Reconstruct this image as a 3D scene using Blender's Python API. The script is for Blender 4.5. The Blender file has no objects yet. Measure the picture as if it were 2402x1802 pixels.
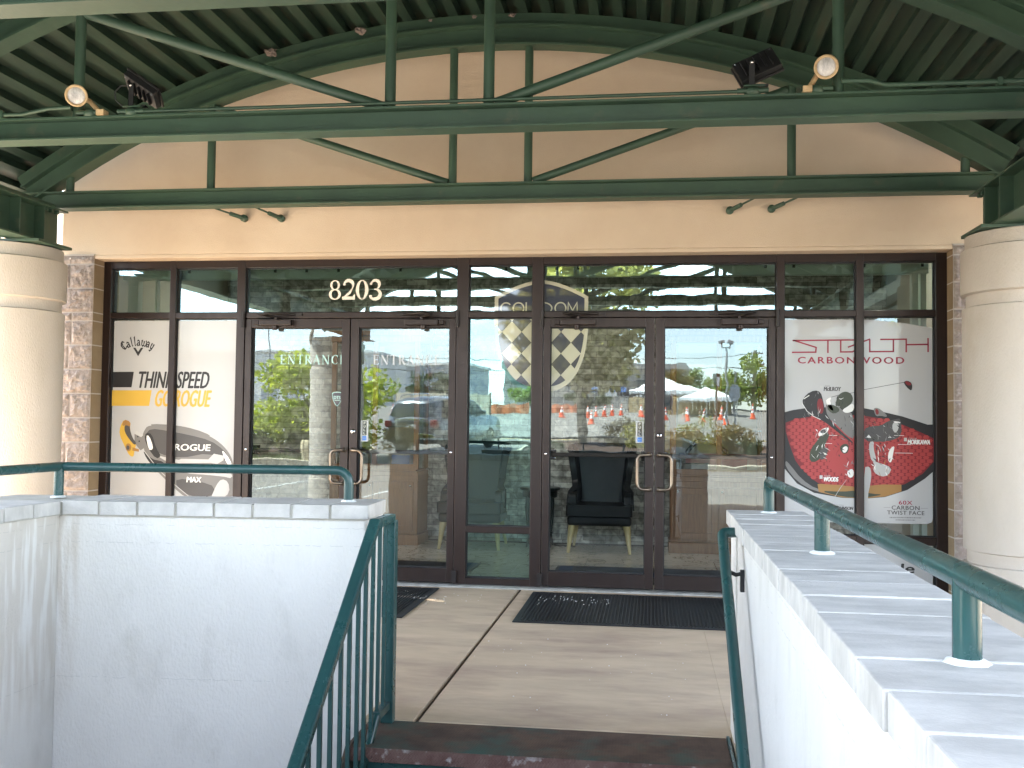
import bpy, bmesh, math, random
from mathutils import Vector, Matrix, noise

random.seed(7)
R = math.radians
SC = bpy.context.scene
COL = SC.collection

# ------------------------------------------------------------------ camera
cam = bpy.data.cameras.new('camera')
cam.lens = 35.3
cam.sensor_width = 36.0
cam.clip_start = 0.05
cam.clip_end = 3000
camo = bpy.data.objects.new('camera', cam)
COL.objects.link(camo)
YAW, PITCH, ROLL = -0.138036, 0.0385845, 0.0117483
fw = Vector((math.sin(YAW) * math.cos(PITCH), math.cos(YAW) * math.cos(PITCH), math.sin(PITCH)))
rt = Vector((math.cos(YAW), -math.sin(YAW), 0))
up = rt.cross(fw)
cr, sr = math.cos(ROLL), math.sin(ROLL)
cx_, cy_ = cr * rt + sr * up, -sr * rt + cr * up
m = Matrix((cx_, cy_, -fw)).transposed().to_4x4()
m.translation = Vector((0, -8.05, 1.325))
camo.matrix_world = m
SC.camera = camo

# ------------------------------------------------------------------ light
SUN = Vector((-0.60, 0.09, 0.79)).normalized()
sun = bpy.data.lights.new('sun', 'SUN')
sun.energy = 5.0
sun.angle = R(0.5)
sun.color = (1.0, 0.94, 0.84)
suno = bpy.data.objects.new('sun', sun)
suno.rotation_euler = SUN.to_track_quat('Z', 'Y').to_euler()
COL.objects.link(suno)

world = bpy.data.worlds.new('World')
SC.world = world
world.use_nodes = True
wn, wl = world.node_tree.nodes, world.node_tree.links
wn.clear()
wo = wn.new('ShaderNodeOutputWorld')
bg = wn.new('ShaderNodeBackground')
sky = wn.new('ShaderNodeTexSky')
sky.sky_type = 'NISHITA'
sky.sun_disc = False
sky.sun_elevation = math.asin(SUN.z)
sky.sun_rotation = math.atan2(SUN.x, SUN.y)
sky.air_density = 1.0
sky.dust_density = 0.6
sky.ozone_density = 2.0
tc = wn.new('ShaderNodeTexCoord')
mp = wn.new('ShaderNodeMapping')
mp.inputs['Scale'].default_value = (1.0, 1.0, 3.2)
mp.inputs['Location'].default_value = (0.35, 0.1, 0.2)
nz = wn.new('ShaderNodeTexNoise')
nz.inputs['Scale'].default_value = 2.6
nz.inputs['Detail'].default_value = 7
nz.inputs['Roughness'].default_value = 0.55
cramp = wn.new('ShaderNodeValToRGB')
cramp.color_ramp.elements[0].position = 0.53
cramp.color_ramp.elements[1].position = 0.80
mixc = wn.new('ShaderNodeMixRGB')
mixc.inputs['Color2'].default_value = (10.5, 10.3, 10.2, 1)
wl.new(tc.outputs['Generated'], mp.inputs['Vector'])
wl.new(mp.outputs['Vector'], nz.inputs['Vector'])
wl.new(nz.outputs['Fac'], cramp.inputs['Fac'])
wl.new(cramp.outputs['Color'], mixc.inputs['Fac'])
hs = wn.new('ShaderNodeHueSaturation')
hs.inputs['Saturation'].default_value = 0.68
wl.new(sky.outputs['Color'], hs.inputs['Color'])
wl.new(hs.outputs['Color'], mixc.inputs['Color1'])
wl.new(mixc.outputs['Color'], bg.inputs['Color'])
bg.inputs['Strength'].default_value = 0.15
wl.new(bg.outputs['Background'], wo.inputs['Surface'])

SC.view_settings.view_transform = 'Standard'
SC.view_settings.look = 'None'
SC.view_settings.exposure = 3.45
SC.view_settings.gamma = 1.0
SC.cycles.use_denoising = True
SC.cycles.max_bounces = 10
SC.cycles.diffuse_bounces = 5
SC.cycles.glossy_bounces = 4
SC.cycles.transparent_max_bounces = 16
SC.cycles.sample_clamp_indirect = 6.0
SC.cycles.caustics_reflective = False
SC.cycles.caustics_refractive = False

# ------------------------------------------------------------------ materials
MATS = {}


def base_nodes(name):
    mt = bpy.data.materials.new(name)
    mt.use_nodes = True
    MATS[name] = mt
    nt = mt.node_tree
    return mt, nt, nt.nodes['Principled BSDF'], nt.nodes, nt.links


def pmat(name, c1, c2=None, scale=3.0, rough=0.6, bump=0.0, bscale=60.0, metal=0.0, stretch=(1, 1, 1),
         lo=0.35, hi=0.65, c3=None, scale3=1.0, lo3=0.5, hi3=0.7, spec=0.5, coat=0.0, detail=6, rvar=0.0):
    mt, nt, p, n, l = base_nodes(name)
    p.inputs['Roughness'].default_value = rough
    p.inputs['Metallic'].default_value = metal
    p.inputs['Specular IOR Level'].default_value = spec
    p.inputs['Coat Weight'].default_value = coat
    p.inputs['Coat IOR'].default_value = 1.75
    g = n.new('ShaderNodeNewGeometry')
    mpn = n.new('ShaderNodeMapping')
    mpn.inputs['Scale'].default_value = stretch
    l.new(g.outputs['Position'], mpn.inputs['Vector'])

    def nfac(sc, lo, hi, d=detail):
        t = n.new('ShaderNodeTexNoise')
        t.inputs['Scale'].default_value = sc
        t.inputs['Detail'].default_value = d
        t.inputs['Roughness'].default_value = 0.6
        l.new(mpn.outputs['Vector'], t.inputs['Vector'])
        r = n.new('ShaderNodeMapRange')
        r.inputs['From Min'].default_value = lo
        r.inputs['From Max'].default_value = hi
        l.new(t.outputs['Fac'], r.inputs['Value'])
        return r.outputs['Result']
    p.inputs['Base Color'].default_value = (*c1, 1)
    cur = None
    if c2:
        mx = n.new('ShaderNodeMixRGB')
        mx.inputs['Color1'].default_value = (*c1, 1)
        mx.inputs['Color2'].default_value = (*c2, 1)
        f = nfac(scale, lo, hi)
        l.new(f, mx.inputs['Fac'])
        cur = mx.outputs['Color']
        if rvar:
            rr = n.new('ShaderNodeMapRange')
            rr.inputs['To Min'].default_value = rough - rvar
            rr.inputs['To Max'].default_value = rough + rvar
            l.new(f, rr.inputs['Value'])
            l.new(rr.outputs['Result'], p.inputs['Roughness'])
    if c3:
        mx3 = n.new('ShaderNodeMixRGB')
        if cur:
            l.new(cur, mx3.inputs['Color1'])
        else:
            mx3.inputs['Color1'].default_value = (*c1, 1)
        mx3.inputs['Color2'].default_value = (*c3, 1)
        l.new(nfac(scale3, lo3, hi3), mx3.inputs['Fac'])
        cur = mx3.outputs['Color']
    if cur:
        l.new(cur, p.inputs['Base Color'])
    if bump:
        t = n.new('ShaderNodeTexNoise')
        t.inputs['Scale'].default_value = bscale
        t.inputs['Detail'].default_value = 5
        l.new(mpn.outputs['Vector'], t.inputs['Vector'])
        b = n.new('ShaderNodeBump')
        b.inputs['Strength'].default_value = bump
        b.inputs['Distance'].default_value = 0.01
        l.new(t.outputs['Fac'], b.inputs['Height'])
        l.new(b.outputs['Normal'], p.inputs['Normal'])
    return mt


pmat('stucco', (0.66, 0.535, 0.405), (0.59, 0.47, 0.35), 1.3, 0.9, 0.30, 150, c3=(0.69, 0.585, 0.46), scale3=0.7, lo3=0.45, hi3=0.75, detail=9)
pmat('white_stucco', (0.77, 0.73, 0.67), (0.655, 0.62, 0.57), 0.9, 0.85, 0.45, 90, c3=(0.58, 0.545, 0.485), scale3=4.5, lo3=0.53, hi3=0.82, stretch=(1, 1, 0.55))
pmat('cap_stone', (0.62, 0.585, 0.54), (0.45, 0.425, 0.39), 6, 0.8, 0.25, 120, stretch=(1, 2.2, 1), c3=(0.33, 0.31, 0.29), scale3=7, lo3=0.62, hi3=0.8)
pmat('mortar', (0.50, 0.47, 0.41), (0.40, 0.37, 0.31), 12, 0.95, 0.3, 120)
pmat('column_plaster', (0.51, 0.46, 0.405), (0.45, 0.40, 0.34), 2.0, 0.85, 0.35, 110, c3=(0.42, 0.355, 0.28), scale3=3.5, lo3=0.58, hi3=0.82, stretch=(1, 1, 0.45), detail=10)
pmat('split_block', (0.35, 0.295, 0.26), (0.27, 0.225, 0.197), 14, 0.95, 0.6, 70, c3=(0.44, 0.385, 0.345), scale3=35, lo3=0.5, hi3=0.7)
pmat('smooth_block', (0.28, 0.205, 0.125), (0.23, 0.165, 0.095), 4, 0.9, 0.2, 120)
pmat('block_mortar', (0.48, 0.43, 0.385), None, rough=0.95)
pmat('steel_green', (0.042, 0.086, 0.054), (0.032, 0.066, 0.044), 3, 0.5, 0.08, 40, c3=(0.085, 0.095, 0.062), scale3=7, lo3=0.60, hi3=0.8, stretch=(1, 1, 1))
pmat('deck_green', (0.024, 0.050, 0.034), (0.012, 0.027, 0.019), 1.2, 0.5, 0.05, 30, stretch=(6, 0.5, 6), c3=(0.040, 0.033, 0.020), scale3=1.4, lo3=0.60, hi3=0.76)
pmat('rail_green', (0.022, 0.072, 0.068), (0.017, 0.056, 0.054), 5, 0.30, 0.05, 60, c3=(0.075, 0.12, 0.11), scale3=30, lo3=0.69, hi3=0.73, rvar=0.08, detail=9)
pmat('caulk', (0.78, 0.78, 0.76), None, rough=0.7, bump=0.5, bscale=90)
pmat('bronze', (0.028, 0.0165, 0.014), (0.021, 0.0125, 0.011), 4, 0.36, 0.02, 40, metal=0.35, stretch=(4, 4, 0.6), rvar=0.06)
pmat('bronze_dark', (0.018, 0.013, 0.012), None, rough=0.45, metal=0.3)
pmat('gasket', (0.008, 0.008, 0.009), None, rough=0.6)
pmat('concrete', (0.61, 0.47, 0.325), (0.50, 0.385, 0.265), 1.6, 0.88, 0.2, 140, stretch=(1, 2.5, 1), c3=(0.38, 0.275, 0.20), scale3=1.25, lo3=0.46, hi3=0.70)
pmat('threshold_metal', (0.50, 0.49, 0.46), (0.35, 0.34, 0.32), 12, 0.45, metal=0.6)
pmat('rubber', (0.007, 0.0075, 0.009), (0.011, 0.0115, 0.013), 8, 0.55, 0.2, 90)
pmat('rubber_blue', (0.015, 0.035, 0.085), None, rough=0.7)
pmat('asphalt', (0.235, 0.215, 0.185), (0.190, 0.175, 0.152), 0.6, 0.95, 0.3, 30, c3=(0.28, 0.26, 0.225), scale3=9, lo3=0.5, hi3=0.8)
pmat('road_paint', (0.72, 0.71, 0.66), (0.5, 0.5, 0.47), 3, 0.8)
pmat('road_yellow', (0.70, 0.46, 0.06), (0.5, 0.33, 0.06), 3, 0.8)
pmat('kerb_stone', (0.52, 0.46, 0.34), (0.42, 0.36, 0.26), 2, 0.9, 0.2, 50)
pmat('mulch', (0.11, 0.065, 0.042), (0.06, 0.036, 0.024), 9, 1.0, 0.8, 20)
pmat('black_metal', (0.012, 0.012, 0.013), None, rough=0.5)
pmat('lamp_rim', (0.60, 0.44, 0.25), (0.46, 0.32, 0.17), 30, 0.5)
pmat('chrome', (0.72, 0.72, 0.72), None, rough=0.15, metal=1.0)
pmat('pull_metal', (0.26, 0.21, 0.16), (0.18, 0.14, 0.11), 8, 0.30, metal=0.85)
pmat('lens', (0.80, 0.78, 0.76), (0.45, 0.44, 0.44), 26, 0.14, 0.4, 120, stretch=(1, 1, 0.4))
pmat('paper_white', (0.475, 0.48, 0.485), None, rough=0.45, coat=0.25)
pmat('ink_black', (0.018, 0.018, 0.02), None, rough=0.5)
pmat('ink_dark', (0.075, 0.072, 0.072), None, rough=0.5)
pmat('ink_grey', (0.19, 0.185, 0.18), None, rough=0.5)
pmat('ink_light', (0.50, 0.50, 0.49), None, rough=0.5)
pmat('ink_gold', (0.62, 0.39, 0.055), None, rough=0.5)
pmat('ink_bronze', (0.36, 0.19, 0.055), None, rough=0.5)
pmat('ink_red', (0.20, 0.012, 0.018), None, rough=0.5)
pmat('ink_red_bright', (0.40, 0.045, 0.045), None, rough=0.5)
pmat('ink_wine', (0.30, 0.018, 0.045), None, rough=0.5)
pmat('ink_olive', (0.045, 0.055, 0.035), None, rough=0.5)
pmat('ink_white', (0.82, 0.81, 0.78), None, rough=0.5)
pmat('ink_navy', (0.006, 0.009, 0.028), None, rough=0.4, coat=1.0)
pmat('ink_blue', (0.06, 0.22, 0.62), None, rough=0.4)
pmat('decal_cream', (0.40, 0.39, 0.29), None, rough=0.4, coat=1.0)
pmat('decal_aqua', (0.40, 0.62, 0.58), None, rough=0.5)
pmat('number_cream', (0.80, 0.74, 0.65), None, rough=0.4)
pmat('leather', (0.010, 0.013, 0.017), (0.006, 0.009, 0.012), 9, 0.33, 0.10, 60, spec=0.28)
pmat('gold_leg', (0.66, 0.56, 0.30), (0.56, 0.46, 0.22), 14, 0.4, stretch=(3, 3, 1))
pmat('black_wood', (0.012, 0.011, 0.010), None, rough=0.3)
pmat('oak', (0.29, 0.14, 0.055), (0.20, 0.09, 0.034), 8, 0.42, 0.05, 50, stretch=(7, 7, 0.7), detail=9)
pmat('interior_paint', (0.46, 0.44, 0.36), (0.42, 0.40, 0.33), 1, 0.9)
pmat('shade_fabric', (0.80, 0.90, 0.83), (0.74, 0.85, 0.78), 2, 0.7)
pmat('bag_red', (0.28, 0.015, 0.02), (0.18, 0.01, 0.015), 6, 0.4)
pmat('cone_orange', (0.82, 0.10, 0.022), None, rough=0.5)
pmat('cone_white', (0.82, 0.82, 0.80), None, rough=0.4)
pmat('tent_fabric', (0.82, 0.82, 0.79), (0.76, 0.76, 0.73), 1.2, 0.7)
pmat('fence_wood', (0.62, 0.48, 0.28), (0.50, 0.37, 0.19), 1.6, 0.85, stretch=(5, 5, 0.3))
pmat('fence_pale', (0.66, 0.58, 0.43), (0.58, 0.50, 0.36), 0.6, 0.85, stretch=(3, 3, 0.4))
pmat('building_grey', (0.40, 0.42, 0.45), (0.34, 0.36, 0.39), 0.3, 0.7)
pmat('building_white', (0.78, 0.77, 0.73), (0.70, 0.69, 0.66), 0.15, 0.8)
pmat('window_dark', (0.03, 0.045, 0.06), None, rough=0.1)
pmat('far_roof', (0.36, 0.34, 0.31), (0.30, 0.28, 0.26), 0.1, 0.9)
pmat('bark', (0.13, 0.10, 0.07), (0.08, 0.06, 0.045), 12, 0.95, 0.7, 30, stretch=(1, 1, 0.25))
pmat('pole_wood', (0.22, 0.17, 0.12), (0.16, 0.12, 0.09), 6, 0.9)
pmat('pole_metal', (0.34, 0.34, 0.33), None, rough=0.5, metal=0.5)
pmat('car_paint', (0.10, 0.115, 0.13), (0.085, 0.10, 0.115), 1, 0.25, metal=0.4, coat=0.6)
pmat('car_glass', (0.02, 0.03, 0.035), None, rough=0.06)
pmat('tail_red', (0.16, 0.01, 0.014), None, rough=0.2)
pmat('tyre', (0.015, 0.015, 0.015), None, rough=0.9)
pmat('urn_stone', (0.58, 0.49, 0.32), (0.48, 0.40, 0.25), 6, 0.9, 0.3, 60)
pmat('barrier_orange', (0.75, 0.20, 0.07), (0.65, 0.16, 0.05), 4, 0.6)
pmat('dark_brick', (0.026, 0.019, 0.016), (0.018, 0.013, 0.011), 6, 0.9, 0.4, 40)
pmat('debris', (0.20, 0.165, 0.15), (0.12, 0.10, 0.09), 30, 0.9)
pmat('rust_steel', (0.145, 0.09, 0.062), (0.075, 0.048, 0.036), 7, 0.8, 0.6, 45, c3=(0.055, 0.105, 0.085), scale3=2.6, lo3=0.50, hi3=0.66, detail=10)
pmat('rust_edge', (0.17, 0.10, 0.08), (0.11, 0.05, 0.04), 14, 0.6, 0.3, 60, c3=(0.42, 0.38, 0.36), scale3=22, lo3=0.58, hi3=0.72)


def plate_bump(name):
    """raised diamond lugs on chequer plate"""
    mt = MATS[name]
    nt = mt.node_tree
    n, l = nt.nodes, nt.links
    p = n['Principled BSDF']
    g = n.new('ShaderNodeNewGeometry')
    mp_ = n.new('ShaderNodeMapping')
    mp_.inputs['Rotation'].default_value = (R(45), R(0), R(45))
    w = n.new('ShaderNodeTexBrick')
    w.inputs['Scale'].default_value = 28
    w.inputs['Mortar Size'].default_value = 0.045
    w.inputs['Mortar Smooth'].default_value = 0.8
    l.new(g.outputs['Position'], mp_.inputs['Vector'])
    l.new(mp_.outputs['Vector'], w.inputs['Vector'])
    b = n.new('ShaderNodeBump')
    b.inputs['Strength'].default_value = 0.8
    b.inputs['Distance'].default_value = 0.004
    l.new(w.outputs['Fac'], b.inputs['Height'])
    l.new(b.outputs['Normal'], p.inputs['Normal'])




def wall_marks():
    """brown run-off at the inner corner of the left wall and faint block course lines"""
    mt = MATS['white_stucco']
    n, l = mt.node_tree.nodes, mt.node_tree.links
    p = n['Principled BSDF']
    src = p.inputs['Base Color'].links[0].from_socket
    g = n.new('ShaderNodeNewGeometry')
    sx = n.new('ShaderNodeSeparateXYZ')
    l.new(g.outputs['Position'], sx.inputs['Vector'])

    def math_(op, a, b):
        m_ = n.new('ShaderNodeMath')
        m_.operation = op
        for i, q in enumerate((a, b)):
            if q is None:
                continue
            if isinstance(q, (int, float)):
                m_.inputs[i].default_value = q
            else:
                l.new(q, m_.inputs[i])
        return m_.outputs[0]
    # run-off
    t = n.new('ShaderNodeTexNoise')
    t.inputs['Scale'].default_value = 9
    mpp = n.new('ShaderNodeMapping')
    mpp.inputs['Scale'].default_value = (3, 3, 0.35)
    l.new(g.outputs['Position'], mpp.inputs['Vector'])
    l.new(mpp.outputs['Vector'], t.inputs['Vector'])
    dxx = math_('ABSOLUTE', math_('ADD', sx.outputs['X'], 2.655), None)
    near = math_('SUBTRACT', 1.0, math_('MULTIPLY', dxx, 9.0))
    hz = math_('ADD', math_('MULTIPLY', sx.outputs['Z'], 0.9), 0.1)
    f = math_('MULTIPLY', math_('MAXIMUM', near, 0.0), math_('MAXIMUM', hz, 0.0))
    f = math_('MULTIPLY', f, math_('MULTIPLY', math_('MAXIMUM', math_('SUBTRACT', t.outputs['Fac'], 0.36), 0.0), 4.0))
    f = math_('MINIMUM', f, 0.35)
    mx = n.new('ShaderNodeMixRGB')
    mx.inputs['Color2'].default_value = (0.40, 0.30, 0.20, 1)
    l.new(f, mx.inputs['Fac'])
    l.new(src, mx.inputs['Color1'])
    # scum line under the cap and faint course line
    wob = math_('MULTIPLY', math_('SUBTRACT', t.outputs['Fac'], 0.5), 0.02)
    z = math_('ADD', sx.outputs['Z'], wob)
    l1 = math_('LESS_THAN', math_('ABSOLUTE', math_('SUBTRACT', z, 0.765), None), 0.0016)
    l2 = math_('LESS_THAN', math_('ABSOLUTE', math_('SUBTRACT', z, 0.16), None), 0.0014)
    l3 = math_('LESS_THAN', math_('ABSOLUTE', math_('SUBTRACT', z, 0.845), None), 0.0014)
    ln = math_('MULTIPLY', math_('MULTIPLY', math_('ADD', math_('ADD', l1, l2), l3), math_('GREATER_THAN', t.outputs['Fac'], 0.5)), 0.30)
    mx2 = n.new('ShaderNodeMixRGB')
    mx2.inputs['Color2'].default_value = (0.33, 0.32, 0.29, 1)
    l.new(ln, mx2.inputs['Fac'])
    l.new(mx.outputs['Color'], mx2.inputs['Color1'])
    l.new(mx2.outputs['Color'], p.inputs['Base Color'])


wall_marks()
plate_bump('rust_steel')
plate_bump('rust_edge')


def leaf_mat(name, ca, cb, trans=0.35):
    mt, nt, p, n, l = base_nodes(name)
    g = n.new('ShaderNodeNewGeometry')
    cr_ = n.new('ShaderNodeValToRGB')
    cr_.color_ramp.elements[0].color = (*ca, 1)
    cr_.color_ramp.elements[1].color = (*cb, 1)
    l.new(g.outputs['Random Per Island'], cr_.inputs['Fac'])
    l.new(cr_.outputs['Color'], p.inputs['Base Color'])
    p.inputs['Roughness'].default_value = 0.5
    tr = n.new('ShaderNodeBsdfTranslucent')
    l.new(cr_.outputs['Color'], tr.inputs['Color'])
    mx = n.new('ShaderNodeMixShader')
    mx.inputs['Fac'].default_value = trans
    out = n['Material Output']
    l.new(p.outputs['BSDF'], mx.inputs[1])
    l.new(tr.outputs['BSDF'], mx.inputs[2])
    l.new(mx.outputs['Shader'], out.inputs['Surface'])
    return mt


leaf_mat('leaf_bright', (0.22, 0.32, 0.015), (0.66, 0.70, 0.05), 0.5)
leaf_mat('leaf_olive', (0.15, 0.155, 0.025), (0.55, 0.50, 0.13), 0.5)
leaf_mat('leaf_dark', (0.025, 0.055, 0.016), (0.07, 0.11, 0.03))
leaf_mat('leaf_rust', (0.17, 0.13, 0.04), (0.40, 0.27, 0.09), 0.4)
leaf_mat('leaf_far', (0.14, 0.20, 0.02), (0.34, 0.40, 0.07), 0.4)
leaf_mat('leaf_autumn', (0.16, 0.15, 0.02), (0.30, 0.18, 0.04))
leaf_mat('grass_blade', (0.10, 0.17, 0.03), (0.22, 0.28, 0.07))


def glass(name, tint, ior=1.98, wave=0.00035, refl=(0.80, 0.95, 1.0)):
    mt, nt, p, n, l = base_nodes(name)
    n.remove(p)
    out = n['Material Output']
    tr = n.new('ShaderNodeBsdfTransparent')
    tr.inputs['Color'].default_value = (*tint, 1)
    gl = n.new('ShaderNodeBsdfGlossy')
    gl.inputs['Roughness'].default_value = 0.0
    gl.inputs['Color'].default_value = (*refl, 1)
    g = n.new('ShaderNodeNewGeometry')
    mp_ = n.new('ShaderNodeMapping')
    mp_.inputs['Scale'].default_value = (1.0, 1.0, 1.0)
    l.new(g.outputs['Position'], mp_.inputs['Vector'])
    t = n.new('ShaderNodeTexNoise')
    t.inputs['Scale'].default_value = 3.2
    t.inputs['Detail'].default_value = 2.0
    l.new(mp_.outputs['Vector'], t.inputs['Vector'])
    b = n.new('ShaderNodeBump')
    b.inputs['Strength'].default_value = 1.0
    b.inputs['Distance'].default_value = wave
    l.new(t.outputs['Fac'], b.inputs['Height'])
    l.new(b.outputs['Normal'], gl.inputs['Normal'])
    fr = n.new('ShaderNodeFresnel')
    fr.inputs['IOR'].default_value = ior
    mx = n.new('ShaderNodeMixShader')
    l.new(fr.outputs['Fac'], mx.inputs['Fac'])
    l.new(tr.outputs['BSDF'], mx.inputs[1])
    l.new(gl.outputs['BSDF'], mx.inputs[2])
    l.new(mx.outputs['Shader'], out.inputs['Surface'])
    return mt


glass('glass_door', (0.90, 0.93, 0.92))
glass('glass_tint', (0.55, 0.80, 0.76), 2.2, 0.00035, (0.60, 0.95, 1.0))
glass('glass_transom', (0.80, 0.92, 0.83), 3.1, 0.0006, (0.72, 0.95, 0.97))
glass('glass_case', (0.9, 0.95, 0.94), 1.45, 0.0)


def emis(name, col, s):
    mt, nt, p, n, l = base_nodes(name)
    p.inputs['Base Color'].default_value = (*col, 1)
    p.inputs['Emission Color'].default_value = (*col, 1)
    p.inputs['Emission Strength'].default_value = s


emis('lamp_glow', (1.0, 0.95, 0.88), 3.0)


def stone_wall(name):
    mt, nt, p, n, l = base_nodes(name)
    g = n.new('ShaderNodeNewGeometry')
    sx = n.new('ShaderNodeSeparateXYZ')
    cb = n.new('ShaderNodeCombineXYZ')
    l.new(g.outputs['Position'], sx.inputs['Vector'])
    l.new(sx.outputs['X'], cb.inputs['X'])
    l.new(sx.outputs['Z'], cb.inputs['Y'])
    br = n.new('ShaderNodeTexBrick')
    br.offset = 0.37
    br.offset_frequency = 2
    br.squash = 0.62
    br.squash_frequency = 3
    br.inputs['Scale'].default_value = 1.0
    br.inputs['Brick Width'].default_value = 0.24
    br.inputs['Row Height'].default_value = 0.062
    br.inputs['Mortar Size'].default_value = 0.002
    br.inputs['Bias'].default_value = -0.1
    br.inputs['Color1'].default_value = (0.72, 0.71, 0.66, 1)
    br.inputs['Color2'].default_value = (0.26, 0.245, 0.21, 1)
    br.inputs['Mortar'].default_value = (0.15, 0.14, 0.125, 1)
    l.new(cb.outputs['Vector'], br.inputs['Vector'])
    nz1 = n.new('ShaderNodeTexNoise')
    nz1.inputs['Scale'].default_value = 13
    nz1.inputs['Detail'].default_value = 6
    nz1.inputs['Distortion'].default_value = 0.7
    l.new(cb.outputs['Vector'], nz1.inputs['Vector'])
    rr = n.new('ShaderNodeMapRange')
    rr.inputs['From Min'].default_value = 0.38
    rr.inputs['From Max'].default_value = 0.62
    rr.inputs['To Min'].default_value = 0.5
    rr.inputs['To Max'].default_value = 1.25
    l.new(nz1.outputs['Fac'], rr.inputs['Value'])
    mx = n.new('ShaderNodeMixRGB')
    mx.blend_type = 'MULTIPLY'
    mx.inputs['Fac'].default_value = 1.0
    l.new(br.outputs['Color'], mx.inputs['Color1'])
    l.new(rr.outputs['Result'], mx.inputs['Color2'])
    l.new(mx.outputs['Color'], p.inputs['Base Color'])
    p.inputs['Roughness'].default_value = 0.8
    b = n.new('ShaderNodeBump')
    b.inputs['Strength'].default_value = 0.5
    b.inputs['Distance'].default_value = 0.012
    l.new(mx.outputs['Color'], b.inputs['Height'])
    l.new(b.outputs['Normal'], p.inputs['Normal'])


stone_wall('ledger_stone')


def marble(name):
    mt, nt, p, n, l = base_nodes(name)
    g = n.new('ShaderNodeNewGeometry')
    br = n.new('ShaderNodeTexBrick')
    br.offset = 0.5
    br.inputs['Scale'].default_value = 1.0
    br.inputs['Brick Width'].default_value = 1.2
    br.inputs['Row Height'].default_value = 0.6
    br.inputs['Mortar Size'].default_value = 0.004
    br.inputs['Color1'].default_value = (0.60, 0.57, 0.50, 1)
    br.inputs['Color2'].default_value = (0.56, 0.53, 0.46, 1)
    br.inputs['Mortar'].default_value = (0.12, 0.11, 0.10, 1)
    l.new(g.outputs['Position'], br.inputs['Vector'])
    w = n.new('ShaderNodeTexNoise')
    w.inputs['Scale'].default_value = 2.4
    w.inputs['Detail'].default_value = 7
    w.inputs['Distortion'].default_value = 2.2
    l.new(g.outputs['Position'], w.inputs['Vector'])
    cr_ = n.new('ShaderNodeValToRGB')
    e = cr_.color_ramp.elements
    e[0].position = 0.475
    e[0].color = (1, 1, 1, 1)
    e[1].position = 0.525
    e[1].color = (1, 1, 1, 1)
    k = cr_.color_ramp.elements.new(0.5)
    k.color = (0.30, 0.29, 0.27, 1)
    l.new(w.outputs['Fac'], cr_.inputs['Fac'])
    mx = n.new('ShaderNodeMixRGB')
    mx.blend_type = 'MULTIPLY'
    mx.inputs['Fac'].default_value = 0.9
    l.new(br.outputs['Color'], mx.inputs['Color1'])
    l.new(cr_.outputs['Color'], mx.inputs['Color2'])
    l.new(mx.outputs['Color'], p.inputs['Base Color'])
    p.inputs['Roughness'].default_value = 0.16


marble('marble_tile')

# ------------------------------------------------------------------ mesh helpers
ORG = {}


def setp(o, label=None, cat=None, group=None, kind=None):
    if label:
        o['label'] = label
    if cat:
        o['category'] = cat
    if group:
        o['group'] = group
    if kind:
        o['kind'] = kind
    return o


def thing(name, loc, label, cat, group=None):
    o = bpy.data.objects.new(name, None)
    o.empty_display_size = 0.1
    COL.objects.link(o)
    o.location = loc
    ORG[o] = Vector(loc)
    return setp(o, label, cat, group)


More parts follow.
